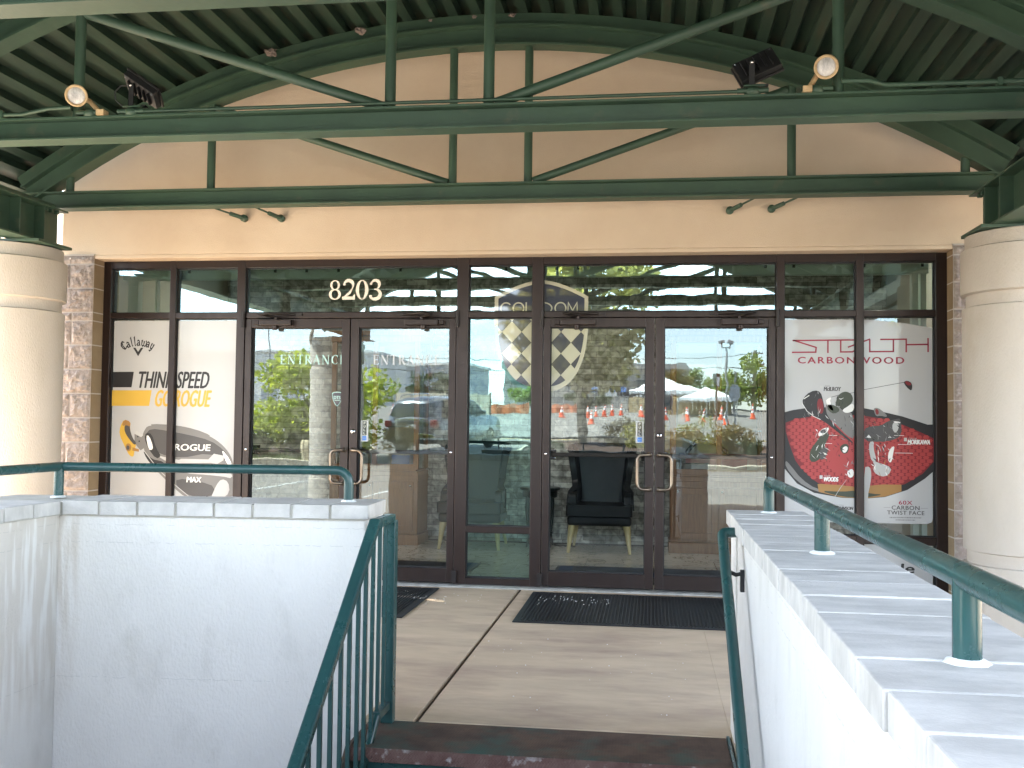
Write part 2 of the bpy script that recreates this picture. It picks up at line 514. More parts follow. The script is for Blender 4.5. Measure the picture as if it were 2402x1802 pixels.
class MB:
    def __init__(s):
        s.v, s.f, s.mi, s.sm = [], [], [], []

    def add(s, vs, fs, mi=0, smooth=False):
        o = len(s.v)
        s.v += [tuple(v) for v in vs]
        s.f += [tuple(i + o for i in f) for f in fs]
        s.mi += [mi] * len(fs)
        s.sm += [smooth] * len(fs)
        return s

    def box(s, a, b, mi=0, rot=None, piv=None):
        x0, y0, z0 = a
        x1, y1, z1 = b
        x0, x1 = min(x0, x1), max(x0, x1)
        y0, y1 = min(y0, y1), max(y0, y1)
        z0, z1 = min(z0, z1), max(z0, z1)
        vs = [Vector(p) for p in ((x0, y0, z0), (x1, y0, z0), (x1, y1, z0), (x0, y1, z0), (x0, y0, z1), (x1, y0, z1), (x1, y1, z1), (x0, y1, z1))]
        if rot is not None:
            pv = Vector(piv) if piv is not None else Vector(((x0 + x1) / 2, (y0 + y1) / 2, (z0 + z1) / 2))
            vs = [rot @ (v - pv) + pv for v in vs]
        return s.add(vs, [(0, 3, 2, 1), (4, 5, 6, 7), (0, 1, 5, 4), (1, 2, 6, 5), (2, 3, 7, 6), (3, 0, 4, 7)], mi)

    def prism(s, poly, axis, a, b, mi=0, smooth=False):
        """poly: 2D points in the plane across axis, extruded a..b along axis"""
        def P(p, t):
            return {'x': (t, p[0], p[1]), 'y': (p[0], t, p[1]), 'z': (p[0], p[1], t)}[axis]
        n = len(poly)
        vs = [P(p, a) for p in poly] + [P(p, b) for p in poly]
        fs = [tuple(range(n - 1, -1, -1)), tuple(range(n, 2 * n))]
        s.add(vs, fs, mi)
        s.add(vs, [(i, (i + 1) % n, n + (i + 1) % n, n + i) for i in range(n)], mi, smooth)
        return s

    def ngon(s, pts, mi=0):
        return s.add(pts, [tuple(range(len(pts)))], mi)

    def tube(s, pts, r, n=14, mi=0, caps=True, r_end=None):
        pts = [Vector(p) for p in pts]
        rings = []
        prev = None
        for i, p in enumerate(pts):
            if i == 0:
                d = (pts[1] - p).normalized()
            elif i == len(pts) - 1:
                d = (p - pts[i - 1]).normalized()
            else:
                d = ((p - pts[i - 1]).normalized() + (pts[i + 1] - p).normalized()).normalized()
            if prev is None:
                a = Vector((0, 0, 1)) if abs(d.z) < 0.9 else Vector((1, 0, 0))
                u = d.cross(a).normalized()
            else:
                u = (prev - d * prev.dot(d)).normalized()
            prev = u
            w = d.cross(u)
            k = 1.0
            if 0 < i < len(pts) - 1:
                c = d.dot((pts[i + 1] - p).normalized())
                k = 1.0 / max(c, 0.5)
            rr = r if r_end is None else r + (r_end - r) * i / (len(pts) - 1)
            ring = []
            for j in range(n):
                t = 2 * math.pi * j / n
                o = u * math.cos(t) * rr + w * math.sin(t) * rr
                if k > 1.001:
                    bend = (pts[i + 1] - p).normalized() - (p - pts[i - 1]).normalized()
                    bend = bend.normalized()
                    o = o + bend * o.dot(bend) * (k - 1)
                ring.append(p + o)
            rings.append(ring)
        vs = [v for rg_ in rings for v in rg_]
        fs = []
        for i in range(len(rings) - 1):
            for j in range(n):
                fs.append((i * n + j, i * n + (j + 1) % n, (i + 1) * n + (j + 1) % n, (i + 1) * n + j))
        s.add(vs, fs, mi, True)
        if caps:
            s.add(rings[0], [tuple(range(n - 1, -1, -1))], mi)
            s.add(rings[-1], [tuple(range(n))], mi)
        return s

    def lathe(s, prof, c, n=32, mi=0, axis='z', smooth=True):
        vs = []
        for r, h in prof:
            for j in range(n):
                t = 2 * math.pi * j / n
                a, b = r * math.cos(t), r * math.sin(t)
                vs.append({'z': (c[0] + a, c[1] + b, c[2] + h), 'y': (c[0] + a, c[1] + h, c[2] + b), 'x': (c[0] + h, c[1] + a, c[2] + b)}[axis])
        fs = []
        for i in range(len(prof) - 1):
            for j in range(n):
                fs.append((i * n + j, i * n + (j + 1) % n, (i + 1) * n + (j + 1) % n, (i + 1) * n + j))
        s.add(vs, fs, mi, smooth)
        return s

    def build(s, name, mats, parent=None, bevel=0.0, solid=0.0, seg=2, autosmooth=True):
        me = bpy.data.meshes.new(name)
        off = Vector((0, 0, 0))
        root = parent
        while root is not None and root.parent is not None:
            root = root.parent
        if root is not None and root in ORG:
            off = ORG[root]
        me.from_pydata([tuple(Vector(v) - off) for v in s.v], [], s.f)
        if isinstance(mats, str):
            mats = [mats]
        for mn in mats:
            me.materials.append(MATS[mn])
        me.polygons.foreach_set('material_index', s.mi)
        me.polygons.foreach_set('use_smooth', s.sm)
        me.update()
        o = bpy.data.objects.new(name, me)
        COL.objects.link(o)
        if parent is not None:
            o.parent = parent
        if solid:
            md = o.modifiers.new('solid', 'SOLIDIFY')
            md.thickness = solid
            md.offset = 0
        if bevel:
            md = o.modifiers.new('bevel', 'BEVEL')
            md.width = bevel
            md.segments = seg
            md.limit_method = 'ANGLE'
            md.angle_limit = R(40)
        return o


def fixn(o):
    bm = bmesh.new()
    bm.from_mesh(o.data)
    bmesh.ops.recalc_face_normals(bm, faces=bm.faces)
    bm.to_mesh(o.data)
    bm.free()
    return o


_tc = {}


def text_geo(txt, size, space=1.0):
    key = (txt, size, space)
    if key not in _tc:
        cu = bpy.data.curves.new('lettering', 'FONT')
        cu.body = txt
        cu.size = size
        cu.align_x = 'CENTER'
        cu.space_character = space
        cu.resolution_u = 3
        to = bpy.data.objects.new('lettering', cu)
        COL.objects.link(to)
        dg = bpy.context.evaluated_depsgraph_get()
        me = bpy.data.meshes.new_from_object(to.evaluated_get(dg))
        _tc[key] = ([tuple(v.co) for v in me.vertices], [tuple(p.vertices) for p in me.polygons])
        bpy.data.objects.remove(to)
        bpy.data.curves.remove(cu)
        bpy.data.meshes.remove(me)
    return _tc[key]


def text(mb, txt, cx, cz, w, h, y, mi=0, shear=0.0, fat=0.0, space=1.0, axis='y', flip=False):
    """flat lettering fitted to a w x h box centred on cx,cz, facing -y"""
    vs, fs = text_geo(txt, 1.0, space)
    xs = [v[0] for v in vs]
    ys = [v[1] for v in vs]
    x0, x1, y0, y1 = min(xs), max(xs), min(ys), max(ys)
    sx, sz = (w - abs(shear) * h) / (x1 - x0), h / (y1 - y0)
    offs = [(0, 0)] if not fat else [(-fat, 0), (fat, 0), (0, fat * 0.5), (0, -fat * 0.5)]
    for k, (dx, dz) in enumerate(offs):
        out = []
        for v in vs:
            a = (v[0] - (x0 + x1) / 2) * sx
            b = (v[1] - (y0 + y1) / 2) * sz
            out.append((cx + a + shear * b + dx, y + k * 0.00006, cz + b + dz))
        mb.add(out, fs, mi)


def stroke(mb, pts, w, y, mi=0, closed=False):
    """flat stroke in the xz plane; w number or list"""
    n = len(pts)
    ws = w if isinstance(w, (list, tuple)) else [w] * n
    L, Rr = [], []
    for i in range(n):
        p = Vector(pts[i])
        a = Vector(pts[i - 1]) if (i or closed) else None
        b = Vector(pts[(i + 1) % n]) if (i < n - 1 or closed) else None
        d1 = (p - a).normalized() if a is not None else None
        d2 = (b - p).normalized() if b is not None else None
        if d1 is None:
            d = d2
        elif d2 is None:
            d = d1
        else:
            d = d1 + d2
            d = d.normalized() if d.length > 1e-6 else d1
        nn = Vector((-d.y, d.x))
        k = 1.0
        if d1 is not None and d2 is not None:
            k = 1 / max(0.45, abs(nn.dot(Vector((-d2.y, d2.x)))))
        L.append(p + nn * ws[i] * 0.5 * k)
        Rr.append(p - nn * ws[i] * 0.5 * k)
    vs = [(q.x, y, q.y) for q in L] + [(q.x, y, q.y) for q in Rr]
    fs = [(i, i + 1, n + i + 1, n + i) for i in range(n - 1)]
    if closed:
        fs.append((n - 1, 0, n, 2 * n - 1))
    mb.add(vs, fs, mi)


def dup(o, loc, label=None, group=None, rz=None, name=None):
    r_ = o.copy()
    COL.objects.link(r_)
    r_.location = loc
    if rz is not None:
        r_.rotation_euler = (0, 0, rz)
    if label:
        r_['label'] = label
    if group:
        r_['group'] = group
    for ch in o.children:
        c = ch.copy()
        COL.objects.link(c)
        c.parent = r_
        for g_ in ch.children:
            d = g_.copy()
            COL.objects.link(d)
            d.parent = c
    return r_


# the sloping lot: pavement by the stair, a ramp, then the lot rising away from the building
def gz(y):
    if y > -7.4:
        return -1.0
    if y > -10.2:
        t = (y + 7.4) / -2.8
        t = t * t * (3 - 2 * t)
        return -1.0 + t * (lotz(-10.2) + 1.0)
    return lotz(y)


def lotz(y):
    return -0.695 - 0.048 * y if y > -66 else -0.695 + 0.048 * 66


# ------------------------------------------------------------------ setting: ground
def ground():
    mb = MB()
    xs = [-400, -120, -60, -30, -15, -8, -4, 0, 4, 8, 15, 30, 60, 120, 400]
    ys = [60, 12, 0, -3.0, -5, -7.4, -7.9, -8.4, -8.8, -9.2, -9.7, -10.2, -14, -20, -28, -40, -55, -66, -120, -300, -900]
    vs = [(x, y, gz(y)) for y in ys for x in xs]
    n = len(xs)
    fs = [(j * n + i, (j + 1) * n + i, (j + 1) * n + i + 1, j * n + i + 1) for j in range(len(ys) - 1) for i in range(n - 1)]
    mb.add(vs, fs)
    o = mb.build('asphalt_lot', 'asphalt')
    setp(o, kind='structure')
    mb = MB()

    def strip(a, b, w):
        a, b = Vector(a), Vector(b)
        d = (b - a).normalized()
        nn = Vector((-d.y, d.x)) * w / 2
        q = [a + nn, a - nn, b - nn, b + nn]
        mb.add([(p.x, p.y, gz(p.y) + 0.006) for p in q], [(0, 1, 2, 3)])
    strip((-8.4, -11.0), (-7.2, -15.2), 0.11)
    strip((-5.6, -11.0), (-4.4, -15.2), 0.11)
    strip((-11.2, -11.0), (-10.0, -15.2), 0.11)
    strip((6, -34), (9, -39), 0.12)
    o = mb.build('road_marking', 'road_paint')
    setp(o, kind='structure')
    mb = MB()
    strip((-9, -29.3), (-1.5, -29.6), 0.16)
    strip((2.6, -29.8), (8, -29.9), 0.16)
    o = mb.build('yellow_road_marking', 'road_yellow')
    setp(o, kind='structure')


ground()

# entrance landing: three slabs with sawn joints, front edge at the stair
mb = MB()
LY = -3.64
slabs = [(-12.0, -1.038, LY, -0.005), (-1.012, 0.345, LY, -0.005), (0.345, 9.0, -9.0, -0.005)]  # left slab carried on out of view to bounce sunlight under the canopy
for x0, x1, y0, y1 in slabs:
    mb.box((x0, y0, -0.6), (x1, y1, 0))
mb.box((-1.05, LY + 0.01, -0.6), (-1.0, -0.005, -0.022), 1)
mb.box((-12.0, -0.005, -0.6), (9.0, 0.0, -0.012), 1)
mb.box((-12.0, LY + 0.02, -1.0), (9.0, 0.0, -0.6))
mb.box((0.36, -9.0, -1.0), (9.0, LY, -0.6))
o = mb.build('landing', ['concrete', 'bark'], bevel=0.008)
setp(o, kind='structure')

# ------------------------------------------------------------------ building
YS = -0.152           # stucco face
XL, XR = -4.681, 2.242
ZT = 2.672            # head of the opening
bld = thing('entrance_building', (-1.2, 0, 0), 'beige stucco entrance building with arched gable and dark bronze glass storefront', 'building')

mb = MB()
mb.box((-4.985, YS, ZT + 0.032), (2.60, 0.10, 5.0))
mb.box((XL, YS, ZT), (XR, 0.10, ZT + 0.032))
mb.box((-4.985, 0.10, 0), (-4.86, 4.4, 5.0))
mb.box((2.47, 0.10, 0), (2.60, 4.4, 5.0))
mb.box((-4.86, 0.10, 4.85), (2.47, 4.4, 5.0))
mb.box((-4.86, 4.25, 0), (2.47, 4.4, 4.85))
mb.build('gable_wall', 'stucco', bld, bevel=0.006)
mb = MB()  # unseen overhang added to stop sun falling through the gap at the wall
mb.box((-5.3, -0.66, 5.002), (2.9, 4.7, 5.12))
mb.box((-5.4, -0.74, 5.122), (3.0, 4.8, 5.2))
mb.build('added_sun_block', 'white_stucco', bld)
mb = MB()
mb.box((-26, 6.0, -1), (24, 16, 4.6))  # unseen wing, added and sized for the shadow it casts
mb.build('added_rear_wing', 'stucco', bld)

# split-face block piers either side of the opening
def pier(x0, x1, inner):
    mb = MB()
    z = -0.0
    hs = [0.2, 0.2, 0.105] + [0.2] * 30
    top = ZT + 0.03
    # courses measured from the top: part block, then 0.2 with one 0.075 course
    zs = [top, top - 0.075]
    k = 0
    for h in (0.205, 0.205, 0.072, 0.205, 0.205, 0.205, 0.205, 0.205, 0.205, 0.205, 0.205, 0.205, 0.205, 0.205):
        zn = zs[-1] - h
        if zn < 0:
            zn = 0
        zs.append(zn)
        if zn == 0:
            break
    for i in range(len(zs) - 1):
        zt, zb = zs[i] - 0.005, zs[i + 1] + 0.005
        split = [x0, x1]
        if i % 2 == 1 or i == 4:
            split = [x0, x0 + (x1 - x0) * (0.38 if i % 4 == 1 else 0.45), x1]
        for a, b in zip(split[:-1], split[1:]):
            a += 0.004
            b -= 0.004
            nx = max(4, int((b - a) / 0.012))
            nz_ = max(4, int((zt - zb) / 0.012))
            vs = []
            for j in range(nz_ + 1):
                for q in range(nx + 1):
                    u, v = q / nx, j / nz_
                    X, Z = a + (b - a) * u, zb + (zt - zb) * v
                    e = min(u, 1 - u) * (b - a) / 0.02
                    e2 = min(v, 1 - v) * (zt - zb) / 0.02
                    e = max(0, min(1, e, e2))
                    d = noise.fractal(Vector((X * 11 + i * 3.1, Z * 11, 1.7)), 1.0, 2.0, 4) * 0.016 + 0.010
                    d += noise.noise(Vector((X * 45, Z * 45, 3.3))) * 0.006
                    vs.append((X, YS - 0.004 - e * max(0.0, d), Z))
            n = nx + 1
            fs = [(j * n + q, j * n + q + 1, (j + 1) * n + q + 1, (j + 1) * n + q) for j in range(nz_) for q in range(nx)]
            mb.add(vs, fs, 0, False)
        # smooth return toward the glazing
        if inner > 0:
            mb.box((x1 - 0.02, YS, zb), (x1 + 0.001, 0.0, zt), 1)
        else:
            mb.box((x0 - 0.001, YS, zb), (x0 + 0.02, 0.0, zt), 1)
    mb.box((x0, YS - 0.001, 0), (x1 - (0.003 if inner > 0 else 0), 0.09, top - 0.001), 2)
    mb.box((x0 - 0.004, YS - 0.012, top - 0.004), (x1 + 0.002, YS, top + 0.008), 2)
    return mb.build('block_pier', ['split_block', 'smooth_block', 'block_mortar'], bld)


pier(-5.03, XL, 1)
pier(XR, 2.585, -1)

# storefront framing (front face y = 0, glass plane y = .05)
FY0, FY1, GY = 0.0, 0.11, 0.05
mb = MB()
ZH0, ZH1 = 2.609, ZT            # head
ZR0, ZR1 = 2.180, 2.228         # transom rail
cols = [(XL, -4.612), (-4.075, -4.022), (-3.474, -3.402), (-1.581, -1.484), (-0.960, -0.872), (0.968, 1.029), (1.570, 1.627), (2.158, XR)]
for i, (a, b) in enumerate(cols):
    mb.box((a, FY0, 0.0), (b, FY1, ZT))
for i in range(len(cols) - 1):
    a, b = cols[i][1], cols[i + 1][0]
    mb.box((a, FY0 + 0.002, ZH0), (b, FY1 - 0.002, ZH1))
    mb.box((a, FY0 + 0.002, ZR0), (b, FY1 - 0.002, ZR1))
    if i in (0, 1, 5, 6):
        mb.box((a, FY0 + 0.002, 0.43), (b, FY1 - 0.002, 0.488))
        mb.box((a, FY0 + 0.002, 0.0), (b, FY1 - 0.002, 0.075))
    if i == 3:
        mb.box((a, FY0 + 0.002, 0.435), (b, FY1 - 0.002, 0.487))
        mb.box((a, FY0 + 0.002, 0.0), (b, FY1 - 0.002, 0.068))
mb.build('storefront_frame', 'bronze', bld, bevel=0.003)

mb = MB()
mb.box((-3.474, -0.09, 0.0), (1.03, 0.12, 0.012))
mb.box((-3.474, -0.06, 0.012), (1.03, 0.10, 0.016))
mb.build('threshold', 'threshold_metal', bld, bevel=0.003)


def pane(a, b, z0, z1, mname, parent, gask=0.008):
    mb = MB()
    mb.add([(a, GY, z0), (b, GY, z0), (b, GY, z1), (a, GY, z1)], [(0, 1, 2, 3)])
    p = mb.build('window_pane', mname, parent)
    mb = MB()
    g = gask
    for x0, x1, q0, q1 in ((a, a + g, z0, z1), (b - g, b, z0, z1), (a + g, b - g, z0, z0 + g), (a + g, b - g, z1 - g, z1)):
        mb.box((x0, GY - 0.012, q0), (x1, GY + 0.012, q1))
    mb.build('gasket', 'gasket', p)
    return p


for i in range(len(cols) - 1):
    a, b = cols[i][1], cols[i + 1][0]
    pane(a, b, ZR1, ZH0, 'glass_transom', bld)
    if i in (0, 1, 5, 6):
        pane(a, b, 0.488, ZR0, 'glass_door', bld)
        pane(a, b, 0.075, 0.43, 'glass_door', bld)
    if i == 3:
        pane(a, b, 0.487, ZR0, 'glass_tint', bld)
        pane(a, b, 0.068, 0.435, 'glass_tint', bld)


def door(a, b, hinge_left, lock, pull_x):
    """aluminium glass door leaf from a to b"""
    mb = MB()
    z0, z1 = 0.024, 2.175
    ls, rs = (0.055, 0.068) if hinge_left else (0.068, 0.055)
    y0, y1 = 0.004, 0.095
    mb.box((a, y0, z0), (a + ls, y1, z1))
    mb.box((b - rs, y0, z0), (b, y1, z1))
    mb.box((a + ls, y0 + 0.001, z1 - 0.075), (b - rs, y1 - 0.001, z1))
    mb.box((a + ls, y0 + 0.001, z0), (b - rs, y1 - 0.001, z0 + 0.112))
    d = mb.build('door', 'bronze', bld, bevel=0.003)
    pane(a + ls, b - rs, z0 + 0.112, z1 - 0.075, 'glass_door', d)
    # closer: box, arm
    cx = a + 0.28 if hinge_left else b - 0.28
    s = 1 if hinge_left else -1
    mb = MB()
    mb.box((cx - 0.14, -0.055, 2.115), (cx + 0.14, 0.004, 2.160))
    mb.box((cx - 0.165 * s - 0.02, -0.045, 2.120), (cx - 0.165 * s + 0.02, 0.004, 2.155))
    mb.lathe([(0.0, -0.035), (0.022, -0.033), (0.022, 0.0)], (cx - 0.01 * s, -0.028, 2.112), 14)
    mb.tube([(cx, -0.03, 2.16), (cx, -0.03, 2.185)], 0.014, 10)
    mb.build('door_closer', 'bronze', d, bevel=0.004)
    mb = MB()
    mb.tube([(cx, -0.032, 2.184), (cx - 0.10 * s, -0.13, 2.198), (cx - 0.02 * s, -0.145, 2.203), (cx + 0.16 * s, -0.012, 2.207)], 0.010, 8)
    mb.box((cx + 0.10 * s, -0.014, 2.196), (cx + 0.22 * s, -0.0, 2.218))
    mb.build('closer_arm', 'bronze_dark', d)
    # hinge knuckle at the top outer corner and bottom pivot
    hx = a - 0.012 if hinge_left else b + 0.012
    mb = MB()
    mb.tube([(hx, -0.012, 2.10), (hx, -0.012, 2.235)], 0.017, 12)
    mb.build('hinge', 'bronze_dark', d)
    mb = MB()
    mb.box((hx - 0.02, -0.02, 0.026), (hx + 0.02, 0.004, 0.125))
    mb.build('floor_pivot', 'bronze_dark', d)
    # pull handle, D shape, offset toward the middle of the leaf
    mx = b - 0.034 if hinge_left else a + 0.034
    off = -0.095 if hinge_left else 0.095
    pts = []
    for t in range(7):
        an = R(90 * t / 6)
        pts.append((mx + off * (0.55 + 0.45 * math.sin(an)), -0.055, 1.083 - 0.05 * (1 - math.cos(an))))
    pts = [(mx, 0.004, 1.085), (mx, -0.045, 1.085), (mx + off * 0.2, -0.055, 1.0845)] + pts
    lo = [(x, y, 2 * 0.948 - z) for x, y, z in reversed(pts)]
    mb = MB()
    mb.tube(pts + lo, 0.0125, 12)
    for z in (1.085, 2 * 0.948 - 1.085):
        mb.lathe([(0.0, -0.006), (0.021, -0.006), (0.021, 0.002)], (mx, 0.004, z), 16, axis='y')
    mb.build('pull_handle', 'pull_metal', d)
    # panic bar on the inside
    mb = MB()
    mb.box((a + 0.03, 0.095, 1.055), (b - 0.03, 0.135, 1.088))
    mb.box((a + 0.02, 0.10, 1.03), (a + 0.10, 0.15, 1.11))
    mb.box((b - 0.10, 0.10, 1.03), (b - 0.02, 0.15, 1.11))
    mb.build('push_bar', 'bronze', d, bevel=0.004)
    ms = MB()
    bx = a + 0.028 if hinge_left else b - 0.028
    ms.lathe([(0.0, -0.003), (0.009, -0.003), (0.011, 0.002)], (bx, 0.004, 1.078), 14, axis='y')
    ms.build('bolt', 'chrome', d)
    if lock:
        ml = MB()
        ml.lathe([(0.0, -0.014), (0.017, -0.014), (0.019, -0.010), (0.021, 0.002)], (mx, 0.004, 1.238), 20, axis='y')
        ml.lathe([(0.0, -0.0155), (0.006, -0.0155), (0.006, -0.013)], (mx, 0.004, 1.238), 10, 1, axis='y')
        ml.build('lock_cylinder', ['chrome', 'black_metal'], d)
    return d


def pull_sticker(d, x, z):
    """white and navy vertical PULL sticker on the door glass"""
    mb = MB()
    y = GY - 0.004
    mb.box((x - 0.032, y, z - 0.087), (x + 0.032, y + 0.003, z + 0.087), 0)
    mb.box((x - 0.018, y - 0.0008, z - 0.035), (x + 0.018, y, z + 0.080), 1)
    mb.box((x - 0.018, y - 0.0008, z - 0.078), (x + 0.018, y, z - 0.042), 2)
    for i, ch in enumerate('PULL'):
        text(mb, ch, x, z + 0.064 - i * 0.0275, 0.0145, 0.020, y - 0.0016, 0, fat=0.0012)
    text(mb, 'PUSH', x, z - 0.060, 0.026, 0.008, y - 0.0016, 0)
    return mb.build('door_sticker', ['paper_white', 'ink_navy', 'ink_blue'], d)


d1 = door(-3.396, -2.484, True, False, 0)
d2 = door(-2.474, -1.587, False, True, 0)
d3 = door(-0.866, 0.022, True, False, 0)
d4 = door(0.032, 0.962, False, True, 0)
pull_sticker(d2, -2.356, 1.243)
pull_sticker(d3, -0.090, 1.262)

# security shield sticker on the left leaf
mb = MB()
y = GY - 0.004


def shield_pts(cx, cz, w, h):
    pts = []
    for t in range(9):
        a = R(180 * t / 8)
        pts.append((cx + w / 2 * math.cos(a), cz + h * 0.36 + h * 0.14 * math.sin(a)))
    for t in range(1, 9):
        f = t / 8
        pts.append((cx - w / 2 * math.cos(R(90 * f)) ** 0.75 if t < 8 else cx, cz + h * 0.36 - h * 0.86 * f))
    for t in range(7, 0, -1):
        f = t / 8
        pts.append((cx + w / 2 * math.cos(R(90 * f)) ** 0.75, cz + h * 0.36 - h * 0.86 * f))
    return pts


sp = shield_pts(-2.596, 1.505, 0.092, 0.125)
mb.ngon([(p[0], y, p[1]) for p in reversed(sp)], 1)
sp2 = shield_pts(-2.596, 1.505, 0.080, 0.110)
mb.ngon([(p[0], y - 0.0006, p[1]) for p in reversed(sp2)], 0)
text(mb, 'DTS', -2.596, 1.518, 0.056, 0.026, y - 0.0012, 1, fat=0.0015)
mb.box((-2.62, y - 0.0012, 1.493), (-2.572, y - 0.0006, 1.498), 1)
mb.build('security_sticker', ['ink_navy', 'decal_aqua'], d1)

# ENTRANCE lettering, light serif capitals drawn with thick and thin strokes
GLY = {
    'E': [([(0.12, 0), (0.12, 1)], 1), ([(0.12, 0.975), (0.58, 0.975)], 0), ([(0.12, 0.51), (0.48, 0.51)], 0), ([(0.12, 0.025), (0.62, 0.025)], 0), ([(0.57, 1.0), (0.57, 0.86)], 0), ([(0.61, 0), (0.61, 0.15)], 0), ([(0.0, 0.985), (0.12, 0.985)], 0), ([(0.0, 0.015), (0.12, 0.015)], 0)],
    'N': [([(0.12, 0), (0.12, 1)], 0), ([(0.10, 1.0), (0.76, 0.0)], 1), ([(0.78, 0), (0.78, 1)], 0), ([(0, 0.985), (0.2, 0.985)], 0), ([(0, 0.015), (0.24, 0.015)], 0), ([(0.66, 0.985), (0.9, 0.985)], 0)],
    'T': [([(0.38, 0), (0.38, 1)], 1), ([(0.02, 0.975), (0.74, 0.975)], 0), ([(0.03, 1), (0.03, 0.84)], 0), ([(0.73, 1), (0.73, 0.84)], 0), ([(0.24, 0.015), (0.52, 0.015)], 0)],
    'R': [([(0.12, 0), (0.12, 1)], 1), ([(0.12, 0.975), (0.36, 0.97), (0.52, 0.88), (0.55, 0.75), (0.50, 0.60), (0.36, 0.52), (0.12, 0.51)], 0), ([(0.52, 0.88), (0.55, 0.75), (0.50, 0.60)], 1), ([(0.32, 0.51), (0.72, 0.0)], 1), ([(0, 0.015), (0.25, 0.015)], 0), ([(0, 0.985), (0.14, 0.985)], 0)],
    'A': [([(0.10, 0), (0.42, 1)], 0), ([(0.40, 1), (0.74, 0)], 1), ([(0.22, 0.36), (0.60, 0.36)], 0), ([(0, 0.015), (0.2, 0.015)], 0), ([(0.62, 0.015), (0.86, 0.015)], 0)],
    'C': [([(0.74, 0.80), (0.66, 0.92), (0.48, 0.99), (0.28, 0.92), (0.13, 0.74), (0.08, 0.5), (0.13, 0.26), (0.28, 0.08), (0.48, 0.01), (0.66, 0.08), (0.76, 0.2)], 0), ([(0.20, 0.84), (0.12, 0.72), (0.09, 0.5), (0.12, 0.28), (0.20, 0.16)], 1), ([(0.74, 1.0), (0.74, 0.74)], 0)],
}
WID = {'E': 0.72, 'N': 0.98, 'T': 0.84, 'R': 0.80, 'A': 0.92, 'C': 0.90}


def serif(mb, txt, cx, cz, w, h, y, mi=0, gap=0.16):
    tot = sum(WID[c] for c in txt) + gap * (len(txt) - 1)
    k = w / tot
    x = cx - w / 2
    for c in txt:
        for i, (pts, th) in enumerate(GLY[c]):
            stroke(mb, [(x + px * k, cz - h / 2 + pz * h) for px, pz in pts], (0.20 if th else 0.075) * k * 0.9, y - i * 0.00008, mi)
        x += (WID[c] + gap) * k


for d, cx, hid in ((d2, -2.004, 0), (d1, -2.81, 0), (d3, -0.44, 1), (d4, 0.50, 1)):
    if hid:
        continue
    mb = MB()
    serif(mb, 'ENTRANCE', cx, 1.835, 0.57, 0.078, GY - 0.003)
    mb.build('entrance_lettering', 'decal_aqua' if d is d1 else 'paper_white', d)

# 8203 house number on the transom, old-style serif figures
mb = MB()
y = GY - 0.004


def ring(cx, cz, a, b, ia, ib, y, dx=0.0, dz=0.0, n=40):
    o_ = [(cx + a * math.cos(2 * math.pi * t / n), y, cz + b * math.sin(2 * math.pi * t / n)) for t in range(n)]
    i_ = [(cx + dx + ia * math.cos(2 * math.pi * t / n), y, cz + dz + ib * math.sin(2 * math.pi * t / n)) for t in range(n)]
    mb.add(o_ + i_, [(t, (t + 1) % n, n + (t + 1) % n, n + t) for t in range(n)])


H = 0.165
cz0 = 2.338
x8, x2, x0, x3 = -2.632, -2.515, -2.398, -2.285
ring(x8, cz0 + H * 0.745, 0.042, H * 0.255, 0.024, H * 0.205, y)
ring(x8, cz0 + H * 0.27, 0.052, H * 0.275, 0.029, H * 0.215, y - 0.0003)
ring(x0, cz0 + H * 0.5, 0.054, H * 0.5, 0.026, H * 0.455, y)
pts, ws = [], []
for t in range(10):
    a = R(170 - t * 22)
    pts.append((x2 + 0.040 * math.cos(a), cz0 + H * 0.72 + H * 0.26 * math.sin(a)))
    ws.append(0.008 + 0.022 * max(0, math.sin(R(t * 20))))
pts += [(x2 + 0.012, cz0 + H * 0.36), (x2 - 0.050, cz0 + 0.010)]
ws += [0.020, 0.012]
stroke(mb, pts, ws, y)
stroke(mb, [(x2 - 0.053, cz0 + 0.013), (x2 + 0.046, cz0 + 0.013), (x2 + 0.055, cz0 + 0.045)], [0.026, 0.026, 0.006], y - 0.0003)
mb.ngon([(x2 - 0.036 + 0.011 * math.cos(R(30 * t)), y - 0.0003, cz0 + H * 0.78 + 0.011 * math.sin(R(30 * t))) for t in range(12)])
pts, ws = [], []
for t in range(9):
    a = R(165 - t * 28)
    pts.append((x3 + 0.036 * math.cos(a), cz0 + H * 0.755 + H * 0.225 * math.sin(a)))
    ws.append(0.008 + 0.018 * max(0, math.sin(R(t * 22))))
stroke(mb, pts, ws, y)
pts, ws = [], []
for t in range(10):
    a = R(95 - t * 29)
    pts.append((x3 - 0.004 + 0.048 * math.cos(a), cz0 + H * 0.275 + H * 0.255 * math.sin(a)))
    ws.append(0.008 + 0.022 * max(0, math.sin(R(t * 20))))
stroke(mb, pts, ws, y - 0.0003)
for zz in (0.80, 0.17):
    mb.ngon([(x3 - 0.036 + 0.010 * math.cos(R(30 * t)), y - 0.0005, cz0 + H * zz + 0.010 * math.sin(R(30 * t))) for t in range(12)])
o = mb.build('house_number', 'number_cream', bld)

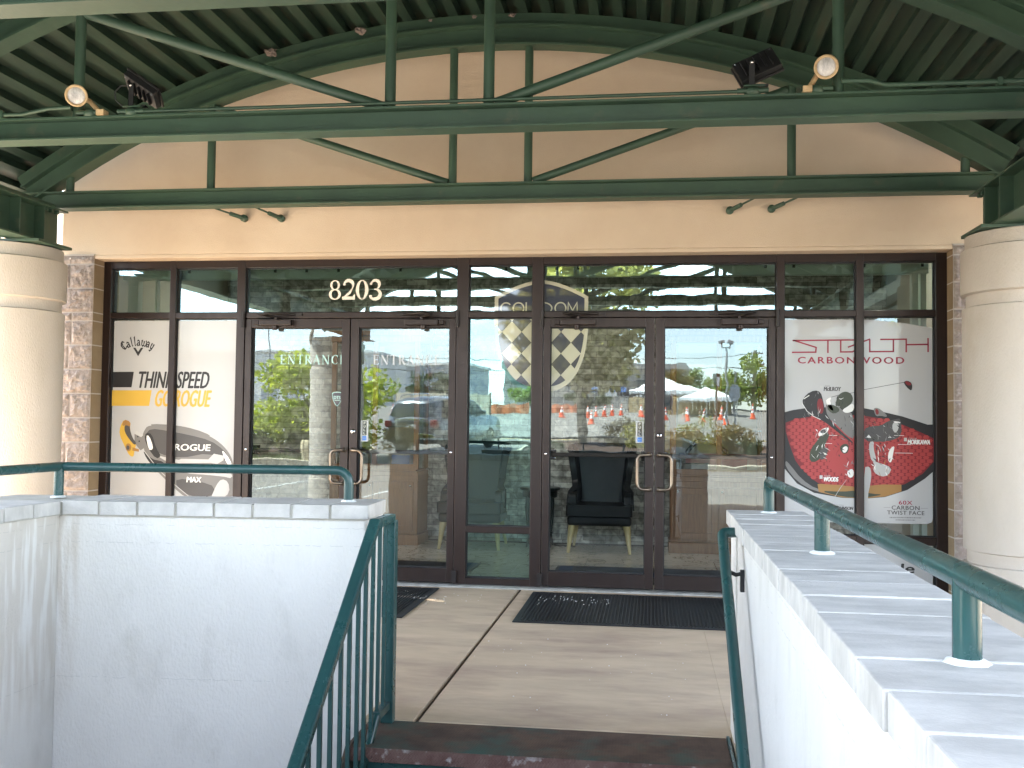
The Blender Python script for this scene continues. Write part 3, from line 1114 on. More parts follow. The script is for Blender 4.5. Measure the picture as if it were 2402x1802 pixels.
# four turnbuckle rods tying the canopy edge to the gable wall
for (a, b) in (((-3.345, -0.19, 2.988), (-3.74, -0.70, 3.093)), ((-3.026, -0.19, 2.983), (-3.325, -0.70, 3.087)),
               ((0.593, -0.19, 2.985), (0.968, -0.70, 3.085)), ((0.907, -0.19, 2.992), (1.30, -0.70, 3.083))):
    a, b = Vector(a), Vector(b)
    t = thing('tie_rod', a, 'dark green tie rod on the gable wall, ' + {-3.345: 'outermost of the left pair', -3.026: 'inner rod of the left pair', 0.593: 'inner rod of the right pair', 0.907: 'outermost of the right pair'}[round(a.x, 3)], 'tie rod', 'tie rods on the gable wall')
    d = (b - a).normalized()
    mb = MB()
    mb.tube([a + d * 0.10, a.lerp(b, 0.62)], 0.008, 8)
    mb.build('rod', 'steel_green', t)
    mb = MB()
    mb.tube([a + d * 0.0, a + d * 0.13], 0.017, 10)
    mb.lathe([(0, -0.018), (0.03, -0.016), (0.03, 0.018), (0, 0.02)], a, 14, axis='y')
    mb.box((a.x - 0.018, YS - 0.004, a.z - 0.018), (a.x + 0.018, a.y + 0.02, a.z + 0.018))
    mb.build('clevis', 'steel_green', t)
# ------------------------------------------------------------------ canopy
AC = (-1.237, -2.537)         # arch centre x,z
AR = 6.893                    # outer radius of arch chords
XTL, XTR = -5.09, 2.545       # ends of the trusses
XBL, XBR = -4.72, 2.31        # side beams
TY = [-0.55, -2.41, -4.27, -6.13, -7.99]
can = thing('entrance_canopy', (-1.2, -4.3, 0), 'dark green steel canopy with barrel vault metal deck on round cream columns', 'canopy')


def arcpts(r, a0, a1, n):
    return [(AC[0] + r * math.sin(a0 + (a1 - a0) * i / n), AC[1] + r * math.cos(a0 + (a1 - a0) * i / n)) for i in range(n + 1)]


def arcbox(mb, r0, r1, y0, y1, a0, a1, n=48, mi=0):
    i_, o_ = arcpts(r0, a0, a1, n), arcpts(r1, a0, a1, n)
    vs = [(p[0], y0, p[1]) for p in i_] + [(p[0], y0, p[1]) for p in o_] + [(p[0], y1, p[1]) for p in i_] + [(p[0], y1, p[1]) for p in o_]
    k = n + 1
    fs = []
    for i in range(n):
        fs += [(i, i + 1, k + i + 1, k + i), (2 * k + i + 1, 2 * k + i, 3 * k + i, 3 * k + i + 1), (i + 1, i, 2 * k + i, 2 * k + i + 1), (k + i, k + i + 1, 3 * k + i + 1, 3 * k + i)]
    fs += [(0, k, 3 * k, 2 * k), (n, 2 * k + n, 3 * k + n, k + n)]
    mb.add(vs, fs, mi)


A0 = math.asin((XTL + 0.02 - AC[0]) / AR)
A1 = math.asin((XTR - 0.02 - AC[0]) / AR)

# corrugated deck
RB, RT = 6.988, 7.056
pitch = 0.180 / RB
aS, aE = math.asin((-5.62 - AC[0]) / RB), math.asin((3.08 - AC[0]) / RB)
prof = []
a = aS
while a < aE:
    for f, r in ((0.0, RT), (0.46, RT), (0.54, RB), (0.92, RB), (1.0, RT)):
        prof.append((a + f * pitch, r))
    a += pitch
mb = MB()
YD0, YD1 = -0.275, -8.40
vs = []
for aa, r in prof:
    x, z = AC[0] + r * math.sin(aa), AC[1] + r * math.cos(aa)
    vs += [(x, YD0, z), (x, YD1, z)]
fs = [(2 * i, 2 * i + 1, 2 * i + 3, 2 * i + 2) for i in range(len(prof) - 1)]
mb.add(vs, fs)
mb.build('roof_deck', 'deck_green', can, solid=0.006)
mb = MB()
arcbox(mb, 7.085, 7.15, YD0, YD1, aS, aE)
mb.build('roof_skin', 'deck_green', can)
mb = MB()
arcbox(mb, 6.85, 7.08, -0.268, -0.255, aS, aE)
mb.build('edge_angle', 'deck_green', can)
mb = MB()
arcbox(mb, 6.90, 7.16, YD1 - 0.02, YD1, aS, aE)
mb.build('fascia', 'steel_green', can)

CB0, CB1 = 3.006, 3.143       # bottom chord
for y in TY:
    tr = MB()
    # arch chord: web and two flanges, plus the closure strip below the deck
    arcbox(tr, AR - 0.144, AR - 0.014, y - 0.007, y + 0.007, A0, A1)
    arcbox(tr, AR - 0.014, AR, y - 0.070, y + 0.070, A0, A1)
    arcbox(tr, AR - 0.158, AR - 0.144, y - 0.070, y + 0.070, A0, A1)
    arcbox(tr, AR + 0.001, AR + 0.093, y - 0.034, y + 0.038, A0, A1)
    t = tr.build('truss', 'steel_green', can)
    bc = MB()
    bc.box((XTL + 0.012, y - 0.007, CB0 + 0.013), (XTR - 0.012, y + 0.007, CB1 - 0.013))
    bc.box((XTL + 0.012, y - 0.068, CB1 - 0.013), (XTR - 0.012, y + 0.068, CB1))
    bc.box((XTL + 0.012, y - 0.068, CB0), (XTR - 0.012, y + 0.068, CB0 + 0.013))
    bc.build('bottom_chord', 'steel_green', t, bevel=0.002)

    def arch_z(x, r=AR - 0.155):
        return AC[1] + math.sqrt(r * r - (x - AC[0]) ** 2)
    for x in (-4.674, -3.474, -1.521, -0.938, 1.007, 2.217):
        p = MB()
        p.tube([(x, y, CB1 - 0.002), (x, y, arch_z(x) + 0.01)], 0.032, 16)
        p.build('web_post', 'steel_green', t)
    for x0, x1 in ((-1.557, -3.44), (-0.90, 0.974)):
        p = MB()
        p.tube([(x0, y, CB1 + 0.015), (x1, y, arch_z(x1) - 0.034)], 0.031, 16)
        p.build('web_brace', 'steel_green', t)

for xb in (XBL, XBR):
    b = MB()
    y0, y1 = -0.65, -8.3
    z0, z1 = 2.668, 2.966
    b.box((xb - 0.007, y1, z0 + 0.013), (xb + 0.007, y0, z1 - 0.013))
    b.box((xb - 0.100, y1, z1 - 0.013), (xb + 0.100, y0, z1))
    b.box((xb - 0.100, y1, z0), (xb + 0.100, y0, z0 + 0.013))
    for yy in (-0.95, -1.25, -2.41, -4.27, -6.13, -7.25, -7.55):
        b.box((xb - 0.092, yy - 0.006, z0 + 0.013), (xb + 0.092, yy + 0.006, z1 - 0.013))
    for yc in (-0.90, -7.40):
        b.box((xb - 0.17, yc - 0.24, 2.6455), (xb + 0.17, yc + 0.20, 2.6675))
    s = -1 if xb < 0 else 1
    b.box((xb - 0.045, y1, z1), (xb + 0.045, y0 - 0.1, z1 + 0.04))
    for k in range(3):
        b.box((xb - s * 0.055 - 0.015, -0.76 - 0.07 * k, z1 - 0.038), (xb - s * 0.055 + 0.015, -0.73 - 0.07 * k, z1 - 0.013))
    b.build('side_beam', 'steel_green', can, bevel=0.002)

for xc in (-4.995, 2.536):
    for yc, zb in ((-0.85, 0.0), (-7.40, -1.0 if xc < 0 else 0.0)):
        c = MB()
        r, r2 = 0.42, 0.396
        prof = [(r, zb), (r, 0.415), (r2, 0.421), (r2, 0.500), (r, 0.508), (r, 2.140), (r2, 2.149), (r2, 2.228), (r + 0.009, 2.237), (r + 0.009, 2.535), (r2 + 0.004, 2.545), (r2 + 0.004, 2.636), (r2 - 0.022, 2.645), (0.0, 2.645)]
        c.lathe(prof, (xc, yc, 0), 72, smooth=False)
        co = c.build('column', 'column_plaster', can)
        for pl in co.data.polygons:
            pl.use_smooth = abs(pl.normal.z) < 0.3
        md = co.modifiers.new('edge', 'EDGE_SPLIT')
        md.split_angle = R(35)

# old nest scraps and paper stuck behind the arch flange
rn = random.Random(3)
for i, (x, w) in enumerate(((-2.95, 0.085), (-2.24, 0.075), (-1.69, 0.03), (-1.35, 0.035), (-1.06, 0.045))):
    z = AC[1] + math.sqrt((AR + 0.05) ** 2 - (x - AC[0]) ** 2)
    mb = MB()
    w *= 0.5
    nn_, mm_ = 14, 9
    vs = []
    for a_ in range(mm_ + 1):
        for b_ in range(nn_):
            th, ph = math.pi * a_ / mm_, 2 * math.pi * b_ / nn_
            d = Vector((math.sin(th) * math.cos(ph), math.sin(th) * math.sin(ph), math.cos(th)))
            r_ = 1 + 0.75 * noise.fractal(d * 1.6 + Vector((i * 7.0, 0, 0)), 1.0, 2.0, 4)
            vs.append((x + d.x * r_ * w, TY[0] - 0.10 + d.y * r_ * w * 0.7, z + d.z * r_ * w * 0.6))
    mb.add(vs, [(a_ * nn_ + b_, a_ * nn_ + (b_ + 1) % nn_, (a_ + 1) * nn_ + (b_ + 1) % nn_, (a_ + 1) * nn_ + b_) for a_ in range(mm_) for b_ in range(nn_)], 0, False)
    o = mb.build('nest_debris', 'debris')
    setp(o, ['larger pale scrap of nest debris lodged above the arch, leftmost', 'pale lump of nest debris lodged above the arch, second from left', 'tiny crumb of debris on the arch just right of the near post', 'small crumb of debris on the arch near its crown', 'small white scrap on the arch at its crown'][i], 'debris', 'debris caught above the arched chord')

# conduit along the near bottom chord
YN = TY[1]
cond = thing('electrical_conduit', (-1.2, YN, 3.17), 'thin green painted conduit running along the top of the near truss chord', 'conduit')
mb = MB()
mb.tube([(-4.9, YN - 0.075, 3.162), (-3.80, YN - 0.075, 3.162), (-3.62, YN - 0.075, 3.192), (-3.48, YN - 0.075, 3.195)], 0.012, 10)
mb.tube([(-3.03, YN - 0.05, 3.165), (0.53, YN - 0.05, 3.165)], 0.010, 10)
mb.tube([(1.01, YN - 0.075, 3.197), (1.15, YN - 0.075, 3.195), (1.24, YN - 0.075, 3.168), (2.45, YN - 0.075, 3.165)], 0.0135, 10)
mb.build('pipe', 'steel_green', cond)
for x in (-3.93, -4.6, 1.82, 2.25):
    mb = MB()
    mb.box((x - 0.013, YN - 0.093, 3.143), (x + 0.013, YN - 0.05, 3.185))
    mb.build('strap', 'steel_green', cond)


def box_on_chord(mb, x):
    mb.lathe([(0.0, 0.0), (0.045, 0.0), (0.045, 0.032), (0.035, 0.042), (0.0, 0.044)], (x, YN - 0.03, 3.143), 20)
    mb.tube([(x - 0.085, YN - 0.05, 3.168), (x + 0.085, YN - 0.05, 3.168)], 0.0145, 10)


def par_lamp(x, z, yawd, pitchd, armdx, label):
    t = thing('spot_lamp', (x, YN, 3.143), label, 'spot lamp', 'round spot lamps on the near truss')
    mb = MB()
    box_on_chord(mb, x + armdx * 0.45)
    mb.build('junction_box', 'steel_green', t)
    rot = Matrix.Rotation(R(yawd), 3, 'Z') @ Matrix.Rotation(R(pitchd), 3, 'X')
    c = Vector((x, YN - 0.09, z))

    def tr(mb_, prof, mi):
        s0 = len(mb_.v)
        mb_.lathe(prof, (0, 0, 0), 36, mi, axis='y')
        for i in range(s0, len(mb_.v)):
            mb_.v[i] = tuple(rot @ Vector(mb_.v[i]) + c)
    mb = MB()
    tr(mb, [(0.034, 0.11), (0.050, 0.08), (0.061, 0.0), (0.065, -0.013), (0.0645, -0.025), (0.056, -0.028), (0.049, -0.020)], 0)
    mb.build('housing', 'lamp_rim', t)
    mb = MB()
    tr(mb, [(0.0510, -0.016), (0.040, -0.023), (0.022, -0.028), (0.0, -0.029)], 0)
    mb.build('lens', 'lens', t)
    mb = MB()
    b0 = rot @ Vector((0.0, 0.09, 0)) + c
    mb.tube([b0, b0 + Vector((armdx * 0.5, 0.01, -0.03)), (x + armdx, YN - 0.05, 3.152)], 0.015, 10)
    mb.box((x + armdx - 0.024, YN - 0.08, 3.1435), (x + armdx + 0.024, YN - 0.02, 3.177))
    mb.build('arm', 'lamp_rim', t)


par_lamp(-3.436, 3.26, 27, 15, 0.145, 'round spot lamp with tan rim tilted right, left end of near truss')
par_lamp(0.927, 3.27, -9, 13, -0.095, 'round spot lamp with tan rim facing straight out, right of the black floodlight')


def led_flood(x, z, roll, face, label, cable):
    t = thing('flood_light', (x, YN, 3.143), label, 'floodlight', 'black floodlights on the near truss')
    mb = MB()
    box_on_chord(mb, x - 0.03)
    mb.box((x - 0.08, YN - 0.065, 3.190), (x + 0.034, YN + 0.0, 3.197))
    mb.build('junction_box', 'steel_green', t)
    mb = MB()
    mb.box((x - 0.05, YN - 0.05, 3.197), (x - 0.02, YN - 0.042, z + 0.013))
    mb.box((x - 0.05, YN - 0.05, 3.197), (x + 0.055, YN - 0.01, 3.205))
    mb.lathe([(0, -0.012), (0.008, -0.012), (0.008, 0)], (x - 0.035, YN - 0.05, z), 10, 1, axis='y')
    mb.build('bracket', ['black_metal', 'chrome'], t)
    rot = Matrix.Rotation(R(roll), 3, 'Y') @ Matrix.Rotation(R(face), 3, 'X')
    c = Vector((x + 0.0, YN + 0.03, z))
    mb = MB()

    def bb(a, b, mi=0):
        s0 = len(mb.v)
        mb.box(a, b, mi)
        for i in range(s0, len(mb.v)):
            mb.v[i] = tuple(rot @ Vector(mb.v[i]) + c)
    bb((-0.118, -0.025, -0.070), (0.118, 0.0135, 0.070))
    bb((-0.126, 0.0135, -0.079), (0.126, 0.029, 0.079))
    for k in range(5):
        bb((-0.08 + k * 0.038, -0.045, -0.05), (-0.073 + k * 0.038, -0.025, 0.05))
    bb((-0.107, -0.031, 0.054), (-0.099, -0.025, 0.062), 1)
    bb((0.099, -0.031, 0.054), (0.107, -0.025, 0.062), 1)
    mb.build('housing', ['black_metal', 'chrome'], t, bevel=0.003)
    if cable:
        mb = MB()
        mb.tube([(x - 0.02, YN - 0.04, z + 0.0), (x - 0.10, YN - 0.05, z + 0.0), (x - 0.14, YN - 0.05, z - 0.04), (x - 0.13, YN - 0.05, z - 0.09), (x - 0.08, YN - 0.045, z - 0.13), (x - 0.03, YN - 0.04, 3.19)], 0.004, 6)
        mb.build('cable', 'black_metal', t)


led_flood(-3.075, 3.326, 34, 62, 'black floodlight tilted edge-on with a looped cable, left part of near truss', True)
led_flood(0.573, 3.326, -24, -22, 'black floodlight seen from its finned back, right part of near truss', False)
# ------------------------------------------------------------------ retaining walls, stairs, rails
ZC = 0.95
# left wall: front face skewed slightly, return wall toward the viewer
wl_ = thing('retaining_wall', (-2.0, -3.6, -1.0), 'white stuccoed retaining wall with pale stone cap left of the stairs', 'wall')
mb = MB()
pA, pB = (-1.262, -3.675), (-2.66, -3.79)     # front face line
mb.prism([(pA[0], pA[1]), (pA[0], -3.37), (-3.08, -3.49), (-3.08, -3.81), (pB[0], pB[1])], 'z', -1.0, ZC - 0.066)
mb.prism([(pB[0], pB[1]), (-3.08, -3.80), (-3.08, -7.6), (pB[0], -7.6)], 'z', -1.0, ZC - 0.066)
mb.build('wall_body', 'white_stucco', wl_, bevel=0.006)
mb = MB()
# fine shrinkage joint lines left by the block courses behind the stucco
n = 11
for i in range(8):
    f0, f1 = i / 8 * 1.0, (i + 1) / 8 * 1.0
    a0 = Vector((-1.238, -3.70, 0)).lerp(Vector((-2.640, -3.815, 0)), f0 + 0.004)
    a1 = Vector((-1.238, -3.70, 0)).lerp(Vector((-2.640, -3.815, 0)), f1 - 0.004)
    dz = random.uniform(-0.002, 0.002)
    mb.prism([(a0.x, a0.y), (a0.x - 0.02, a0.y + 0.375), (a1.x - 0.02, a1.y + 0.375), (a1.x, a1.y)], 'z', ZC - 0.06 + dz, ZC + dz)
for i in range(19):
    y0 = -3.825 - i * 0.2
    dz = random.uniform(-0.002, 0.002)
    mb.box((-3.10, y0 - 0.192, ZC - 0.06 + dz), (-2.636, y0, ZC + dz))
mb.build('cap_stones', 'cap_stone', wl_, bevel=0.004)
mb = MB()
mb.prism([(-1.246, -3.692), (-1.262, -3.35), (-3.09, -3.47), (-3.09, -3.80), (-2.652, -3.806)], 'z', ZC - 0.066, ZC - 0.006)
mb.box((-3.09, -7.6, ZC - 0.066), (-2.645, -3.80, ZC - 0.006))
mb.build('mortar_bed', 'mortar', wl_)

wr_ = thing('retaining_wall', (0.5, -5.2, -1.0), 'white stuccoed wall with broad pale stone cap right of the stairs', 'wall')
mb = MB()
mb.box((0.362, -8.6, -1.0), (0.645, -3.515, ZC - 0.066))
mb.box((0.352, -3.72, -1.0), (0.362, -3.515, ZC - 0.066))
mb.build('wall_body', 'white_stucco', wr_, bevel=0.006)
mb = MB()
for i in range(25):
    y1 = -3.498 - i * 0.203
    dz = random.uniform(-0.002, 0.002)
    dx = random.uniform(-0.003, 0.003)
    mb.box((0.334 + dx, y1 - 0.195, ZC - 0.062 + dz), (0.670 + dx, y1, ZC + dz))
mb.build('cap_stones', 'cap_stone', wr_, bevel=0.004)
mb = MB()
mb.box((0.345, -8.6, ZC - 0.066), (0.660, -3.505, ZC - 0.003))
mb.build('mortar_bed', 'mortar', wr_)


def post(parent, x, y, z0, z1, r=0.0225):
    mb = MB()
    mb.tube([(x, y, z0), (x, y, z1)], r, 20)
    o = mb.build('post', 'rail_green', parent)
    mb = MB()
    n_ = 20
    prof = [(r * 1.65, 0.0), (r * 1.45, 0.005), (r * 1.02, 0.009)]
    mb.lathe(prof, (x, y, z0 - 0.001), n_)
    for i in range(len(mb.v)):
        v = mb.v[i]
        k = 1 + 0.16 * noise.noise(Vector((v[0] * 60, v[1] * 60, 0)))
        mb.v[i] = (x + (v[0] - x) * k, y + (v[1] - y) * k, v[2])
    mb.build('caulk_ring', 'caulk', o)


def bend(a, b, c, r, n=8):
    """points rounding corner b between a and c"""
    a, b, c = Vector(a), Vector(b), Vector(c)
    d1, d2 = (a - b).normalized(), (c - b).normalized()
    p0, p1 = b + d1 * r, b + d2 * r
    return [(p0.lerp(b, t)).lerp(b.lerp(p1, t), t) for t in [i / n for i in range(n + 1)]]


# rail on the left wall
hl = thing('handrail', (-2.0, -3.6, ZC), 'teal green pipe handrail on the cap of the left white wall', 'handrail')
zr = ZC + 0.143
xa, ya = -1.395, -3.50
xb_, yb_ = -2.77, -3.62
mb = MB()
mb.tube([(xb_ + 0.02, yb_, zr)] + [(-2.2, -3.572, zr)] + bend((-2.2, -3.572, zr), (xa, ya, zr), (xa, ya, ZC), 0.065) + [(xa, ya, ZC + 0.03)], 0.0215, 20)
mb.tube([(xb_, yb_ + 0.012, zr), (xb_ + 0.012, -7.4, zr)], 0.0215, 20)
mb.build('rail', 'rail_green', hl)
post(hl, xa, ya, ZC, ZC + 0.09)
post(hl, xb_, yb_ - 0.01, ZC, zr)
post(hl, xb_ + 0.01, -5.3, ZC, zr)

# rail on the right wall
hr = thing('handrail', (0.504, -5.0, ZC), 'thick teal pipe handrail on the stone cap of the right wall', 'handrail')
mb = MB()
zr = ZC + 0.135
mb.tube([(0.504, -3.60, ZC + 0.03), (0.504, -3.60, ZC + 0.06)] + bend((0.504, -3.60, ZC), (0.504, -3.60, zr), (0.504, -5, zr), 0.05)[0:] + [(0.504, -4.5, zr), (0.504, -8.5, zr)], 0.0225, 24)
mb.build('rail', 'rail_green', hr)
post(hr, 0.504, -3.60, ZC, ZC + 0.08)
for y in (-4.96, -6.34, -7.72):
    post(hr, 0.504, y, ZC, zr)

# stair: platform plate then steps going down
st = thing('metal_stair', (-0.43, -4.4, -1.0), 'rusty green chequer plate steel steps leading up to the landing', 'stairs')
SX0, SX1 = -1.21, 0.325
mb = MB()
mb.box((SX0, -4.02, -0.012), (SX1, LY - 0.002, -0.004), 0)
mb.box((SX0, -4.028, -0.060), (SX1, -4.02, -0.0045), 1)
mb.build('platform_plate', ['rust_steel', 'rust_edge'], st, bevel=0.002)
RISE, RUN = 0.198, 0.255
for k in range(1, 6):
    y1 = -4.02 - RUN * (k - 1) + 0.02
    y0 = -4.02 - RUN * k
    z = -RISE * k
    mb = MB()
    mb.box((SX0 + 0.01, y0, z - 0.008), (SX1 - 0.01, y1, z), 0)
    mb.box((SX0 + 0.01, y0 - 0.007, z - 0.055), (SX1 - 0.01, y0, z - 0.0006), 0)
    mb.build('tread', ['rail_green'], st, bevel=0.002)
    mb = MB()
    mb.box((SX0 + 0.012, y1 - 0.004, z + 0.001), (SX1 - 0.012, y1 + 0.002, z + RISE - 0.062 if k > 1 else -0.062), 0)
    mb.build('riser', 'rail_green', st)
for x in (SX0 - 0.012, SX1):
    mb = MB()
    s = 0.776
    pts = [(LY - 0.002, 0.006), (-4.05, 0.006), (-5.36, 0.006 - s * 1.31), (-5.36, -1.0), (-5.10, -1.0), (-4.02, -0.24), (LY - 0.002, -0.24)]
    mb.prism([(p[0], p[1]) for p in pts], 'x', x, x + 0.012)
    mb.build('stringer', 'rust_steel' if x < 0 else 'rail_green', st)

# guard railing on the left of the steps
gr = thing('stair_railing', (-1.145, -4.4, -1.0), 'dark green steel stair railing with square balusters left of the steps', 'railing')
GX = -1.147


def sl(y, z0, y0=-3.93, s=0.776):
    return z0 if y > y0 else z0 - s * (y0 - y)


ZG = 0.895
mb = MB()
path = [(-3.665, ZG), (-3.93, ZG), (-5.33, sl(-5.33, ZG))]
hw, hh = 0.024, 0.020
for (ya_, za), (yb2, zb2) in zip(path[:-1], path[1:]):
    pass
vs = []
nrm = [(0, 1), None, None]
for i, (yy, zz) in enumerate(path):
    if i == 0:
        d = Vector((path[1][0] - yy, path[1][1] - zz)).normalized()
        nn, k = Vector((d.y, -d.x)), 1
    elif i == 2:
        d = Vector((yy - path[1][0], zz - path[1][1])).normalized()
        nn, k = Vector((d.y, -d.x)), 1
    else:
        d1 = Vector((yy - path[0][0], zz - path[0][1])).normalized()
        d2 = Vector((path[2][0] - yy, path[2][1] - zz)).normalized()
        d = (d1 + d2).normalized()
        nn = Vector((d.y, -d.x))
        k = 1 / nn.dot(Vector((d2.y, -d2.x)))
    for sx, sn in ((-1, -1), (1, -1), (1, 1), (-1, 1)):
        vs.append((GX + sx * hw, yy + nn.x * sn * hh * k, zz + nn.y * sn * hh * k))
fs = [(3, 2, 1, 0), (8, 9, 10, 11)]
for i in range(2):
    for j in range(4):
        fs.append((i * 4 + j, i * 4 + (j + 1) % 4, (i + 1) * 4 + (j + 1) % 4, (i + 1) * 4 + j))
mb.add(vs, fs)
fixn(mb.build('top_rail', 'rail_green', gr, bevel=0.009, seg=3))
mb = MB()
z0 = 0.075
mb.box((GX - 0.016, -3.86, z0 - 0.016), (GX + 0.016, -3.665, z0 + 0.016))
yy0, yy1 = -3.86, -5.30
a, b = Vector((GX, yy0, z0)), Vector((GX, yy1, sl(yy1, z0, -3.86)))
mb.tube([a, b], 0.019, 4)
mb.build('bottom_rail', 'rail_green', gr)
for y, w in ((-3.665, 0.027), (-4.855, 0.024)):
    mb = MB()
    zt = sl(y, ZG) - 0.01
    zb = -0.004 if y > -4 else -0.80
    mb.box((GX - w, y - w, zb), (GX + w, y + w, zt))
    mb.build('post', 'rail_green', gr, bevel=0.004)
for y in (-3.755, -3.845, -3.943, -4.049, -4.150, -4.262, -4.368, -4.485, -4.602, -4.718, -4.97, -5.085, -5.20):
    mb = MB()
    mb.box((GX - 0.0075, y - 0.0075, sl(y, 0.075, -3.86)), (GX + 0.0075, y + 0.0075, sl(y, ZG) - 0.012))
    mb.build('baluster', 'rail_green', gr)

# wall mounted handrail on the right of the steps
hw_ = thing('handrail', (0.30, -4.6, 0.6), 'slim dark green handrail bracketed to the inner face of the right wall', 'handrail')
mb = MB()
XH = 0.285
top = (XH, -3.93, 0.895)
low = (XH + 0.02, -5.33, 0.895 - 0.776 * 1.40)
mb.tube([(0.364, -3.915, 0.897)] + bend((0.364, -3.915, 0.897), top, low, 0.02, 4) + [low], 0.0205, 18)
mb.build('rail', 'rail_green', hw_)
for y, z in ((-4.04, 0.80), (-4.80, 0.205), (-5.2, -0.11)):
    mb = MB()
    zr_ = 0.895 - 0.776 * (-3.93 - y)
    mb.tube([(XH, y, zr_ - 0.018), (XH + 0.012, y, zr_ - 0.05), (XH + 0.045, y, zr_ - 0.065), (0.350, y, zr_ - 0.06)], 0.0085, 8)
    mb.box((0.346, y - 0.013, zr_ - 0.13), (0.3625, y + 0.013, zr_ - 0.045))
    mb.build('bracket', 'black_metal', hw_, bevel=0.003)

# ------------------------------------------------------------------ mats
def ribbed_mat(x0, x1, y0, y1, label, rot=0.0):
    t = thing('door_mat', ((x0 + x1) / 2, (y0 + y1) / 2, 0), label, 'doormat', 'black rubber mats outside the doors')
    mb = MB()
    z0, z1 = 0.002, 0.010
    mb.box((x0, y0, z0), (x1, y1, 0.006))
    b = 0.04
    for a in ((x0, x1, y0, y0 + b), (x0, x1, y1 - b, y1), (x0, x0 + b, y0 + b, y1 - b), (x1 - b, x1, y0 + b, y1 - b)):
        mb.box((a[0], a[2], 0.006), (a[1], a[3], z1))
    mb.build('mat_base', 'rubber', t, bevel=0.003)
    mb = MB()
    x = x0 + b + 0.012
    while x < x1 - b - 0.012:
        mb.box((x, y0 + b + 0.006, 0.006), (x + 0.011, y1 - b - 0.006, 0.014))
        x += 0.0245
    mb.build('ribs', 'rubber', t, bevel=0.003)
    return t


ribbed_mat(-0.905, 0.90, -1.395, -0.20, 'black ribbed rubber doormat on the landing before the right pair of doors')
ribbed_mat(-3.35, -1.655, -1.395, -0.18, 'black ribbed rubber doormat on the landing before the left pair of doors')
# grit on the mats
rg2 = random.Random(5)
mb = MB()
for i in range(90):
    if i < 55:
        x, y = rg2.uniform(-0.82, -0.3) ** 1, rg2.gauss(-0.55, 0.10)
    else:
        x, y = rg2.uniform(-2.0, -1.25), rg2.gauss(-0.55, 0.12)
    if -1.66 < x < -0.91:
        z = 0.001
    else:
        z = 0.0145
    s = rg2.uniform(0.0012, 0.0032)
    mb.box((x - s, y - s, z), (x + s, y + s, z + s))
for i in range(45):
    x, y = rg2.uniform(-1.0, 0.3), rg2.uniform(-3.5, -1.4)
    s = rg2.uniform(0.001, 0.003)
    mb.box((x - s, y - s, 0.0), (x + s, y + s, s))
o = mb.build('salt_grit', 'ink_white')
setp(o, kind='stuff')
# ------------------------------------------------------------------ lobby
IY0, IY1 = 0.12, 2.90
mb = MB()
mb.box((-4.86, 0.10, -0.2), (2.47, 4.25, 0.015))
o = mb.build('lobby_floor', 'marble_tile')
setp(o, kind='structure')
lob = thing('lobby_wall', (-1.2, 3.0, 0), 'grey ledger stone feature wall at the back of the lobby', 'wall')
mb = MB()
mb.box((-4.86, IY1, 0.015), (2.47, IY1 + 0.15, 2.95))
mb.build('stone_face', 'ledger_stone', lob)
mb = MB()
mb.box((-4.86, IY1 - 0.012, 0.015), (2.47, IY1 - 0.001, 0.03))
mb.build('skirting', 'black_wood', lob)
o = MB().box((-4.86, 0.10, 2.95), (2.47, 3.05, 3.05)).build('lobby_ceiling', 'interior_paint')
setp(o, kind='structure')
o = MB().box((-4.859, 0.115, 0.015), (-4.83, IY1 - 0.013, 2.949)).box((2.44, 0.115, 0.015), (2.469, IY1 - 0.013, 2.949)).build('lobby_side_wall', 'interior_paint')
setp(o, kind='structure')

# roller shade cassette along the head of the glazing, inside
sh = thing('roller_shade', (-1.2, 0.2, 2.55), 'pale green roller shade cassette along the top of the storefront inside', 'roller shade')
MB().box((-4.60, 0.16, 2.535), (2.15, 0.245, 2.615)).build('cassette', 'shade_fabric', sh, bevel=0.006)
mb = MB()
for x in (-4.55, -3.98, -3.2, -2.92, -2.64, -2.10, -1.62, -1.47, -1.2, -1.02, -0.78, -0.60, -0.18, 0.25, 0.9, 1.12, 1.66, 2.1):
    mb.box((x - 0.010, 0.148, 2.588), (x + 0.010, 0.162, 2.612))
mb.build('clip', 'black_metal', sh)
tr_ = thing('window_trim', (-1.2, 0.2, 0), 'pale green vertical jamb trim inside the end windows', 'trim')
mb = MB()
mb.box((-4.53, 0.14, 0.05), (-4.44, 0.22, 2.53))
mb.box((-4.28, 0.14, 0.05), (-4.262, 0.19, 2.53))
mb.build('left_trim', 'shade_fabric', tr_)
mb = MB()
mb.box((2.02, 0.14, 0.05), (2.065, 0.22, 2.53))
mb.box((2.085, 0.14, 0.05), (2.125, 0.22, 2.53))
mb.build('right_trim', 'shade_fabric', tr_)

for i, (x, y) in enumerate(((1.95, 0.95), (-1.2, 1.6), (-3.9, 1.4))):  # the two lamps after the first are added to light the lobby
    t = thing('ceiling_lamp', (x, y, 2.95), ['lit round ceiling lamp behind the right end window', 'added round ceiling lamp over the leather armchairs, lighting the lobby', 'added round ceiling lamp behind the left end window, lighting the lobby'][i], 'lamp', 'round lobby ceiling lamps')
    MB().lathe([(0.0, 0.0), (0.22, 0.0), (0.22, -0.05), (0.205, -0.055)], (x, y, 2.95), 36).build('rim', 'chrome', t)
    MB().lathe([(0.205, -0.052), (0.15, -0.075), (0.0, -0.085)], (x, y, 2.95), 36).build('diffuser', 'lamp_glow', t)


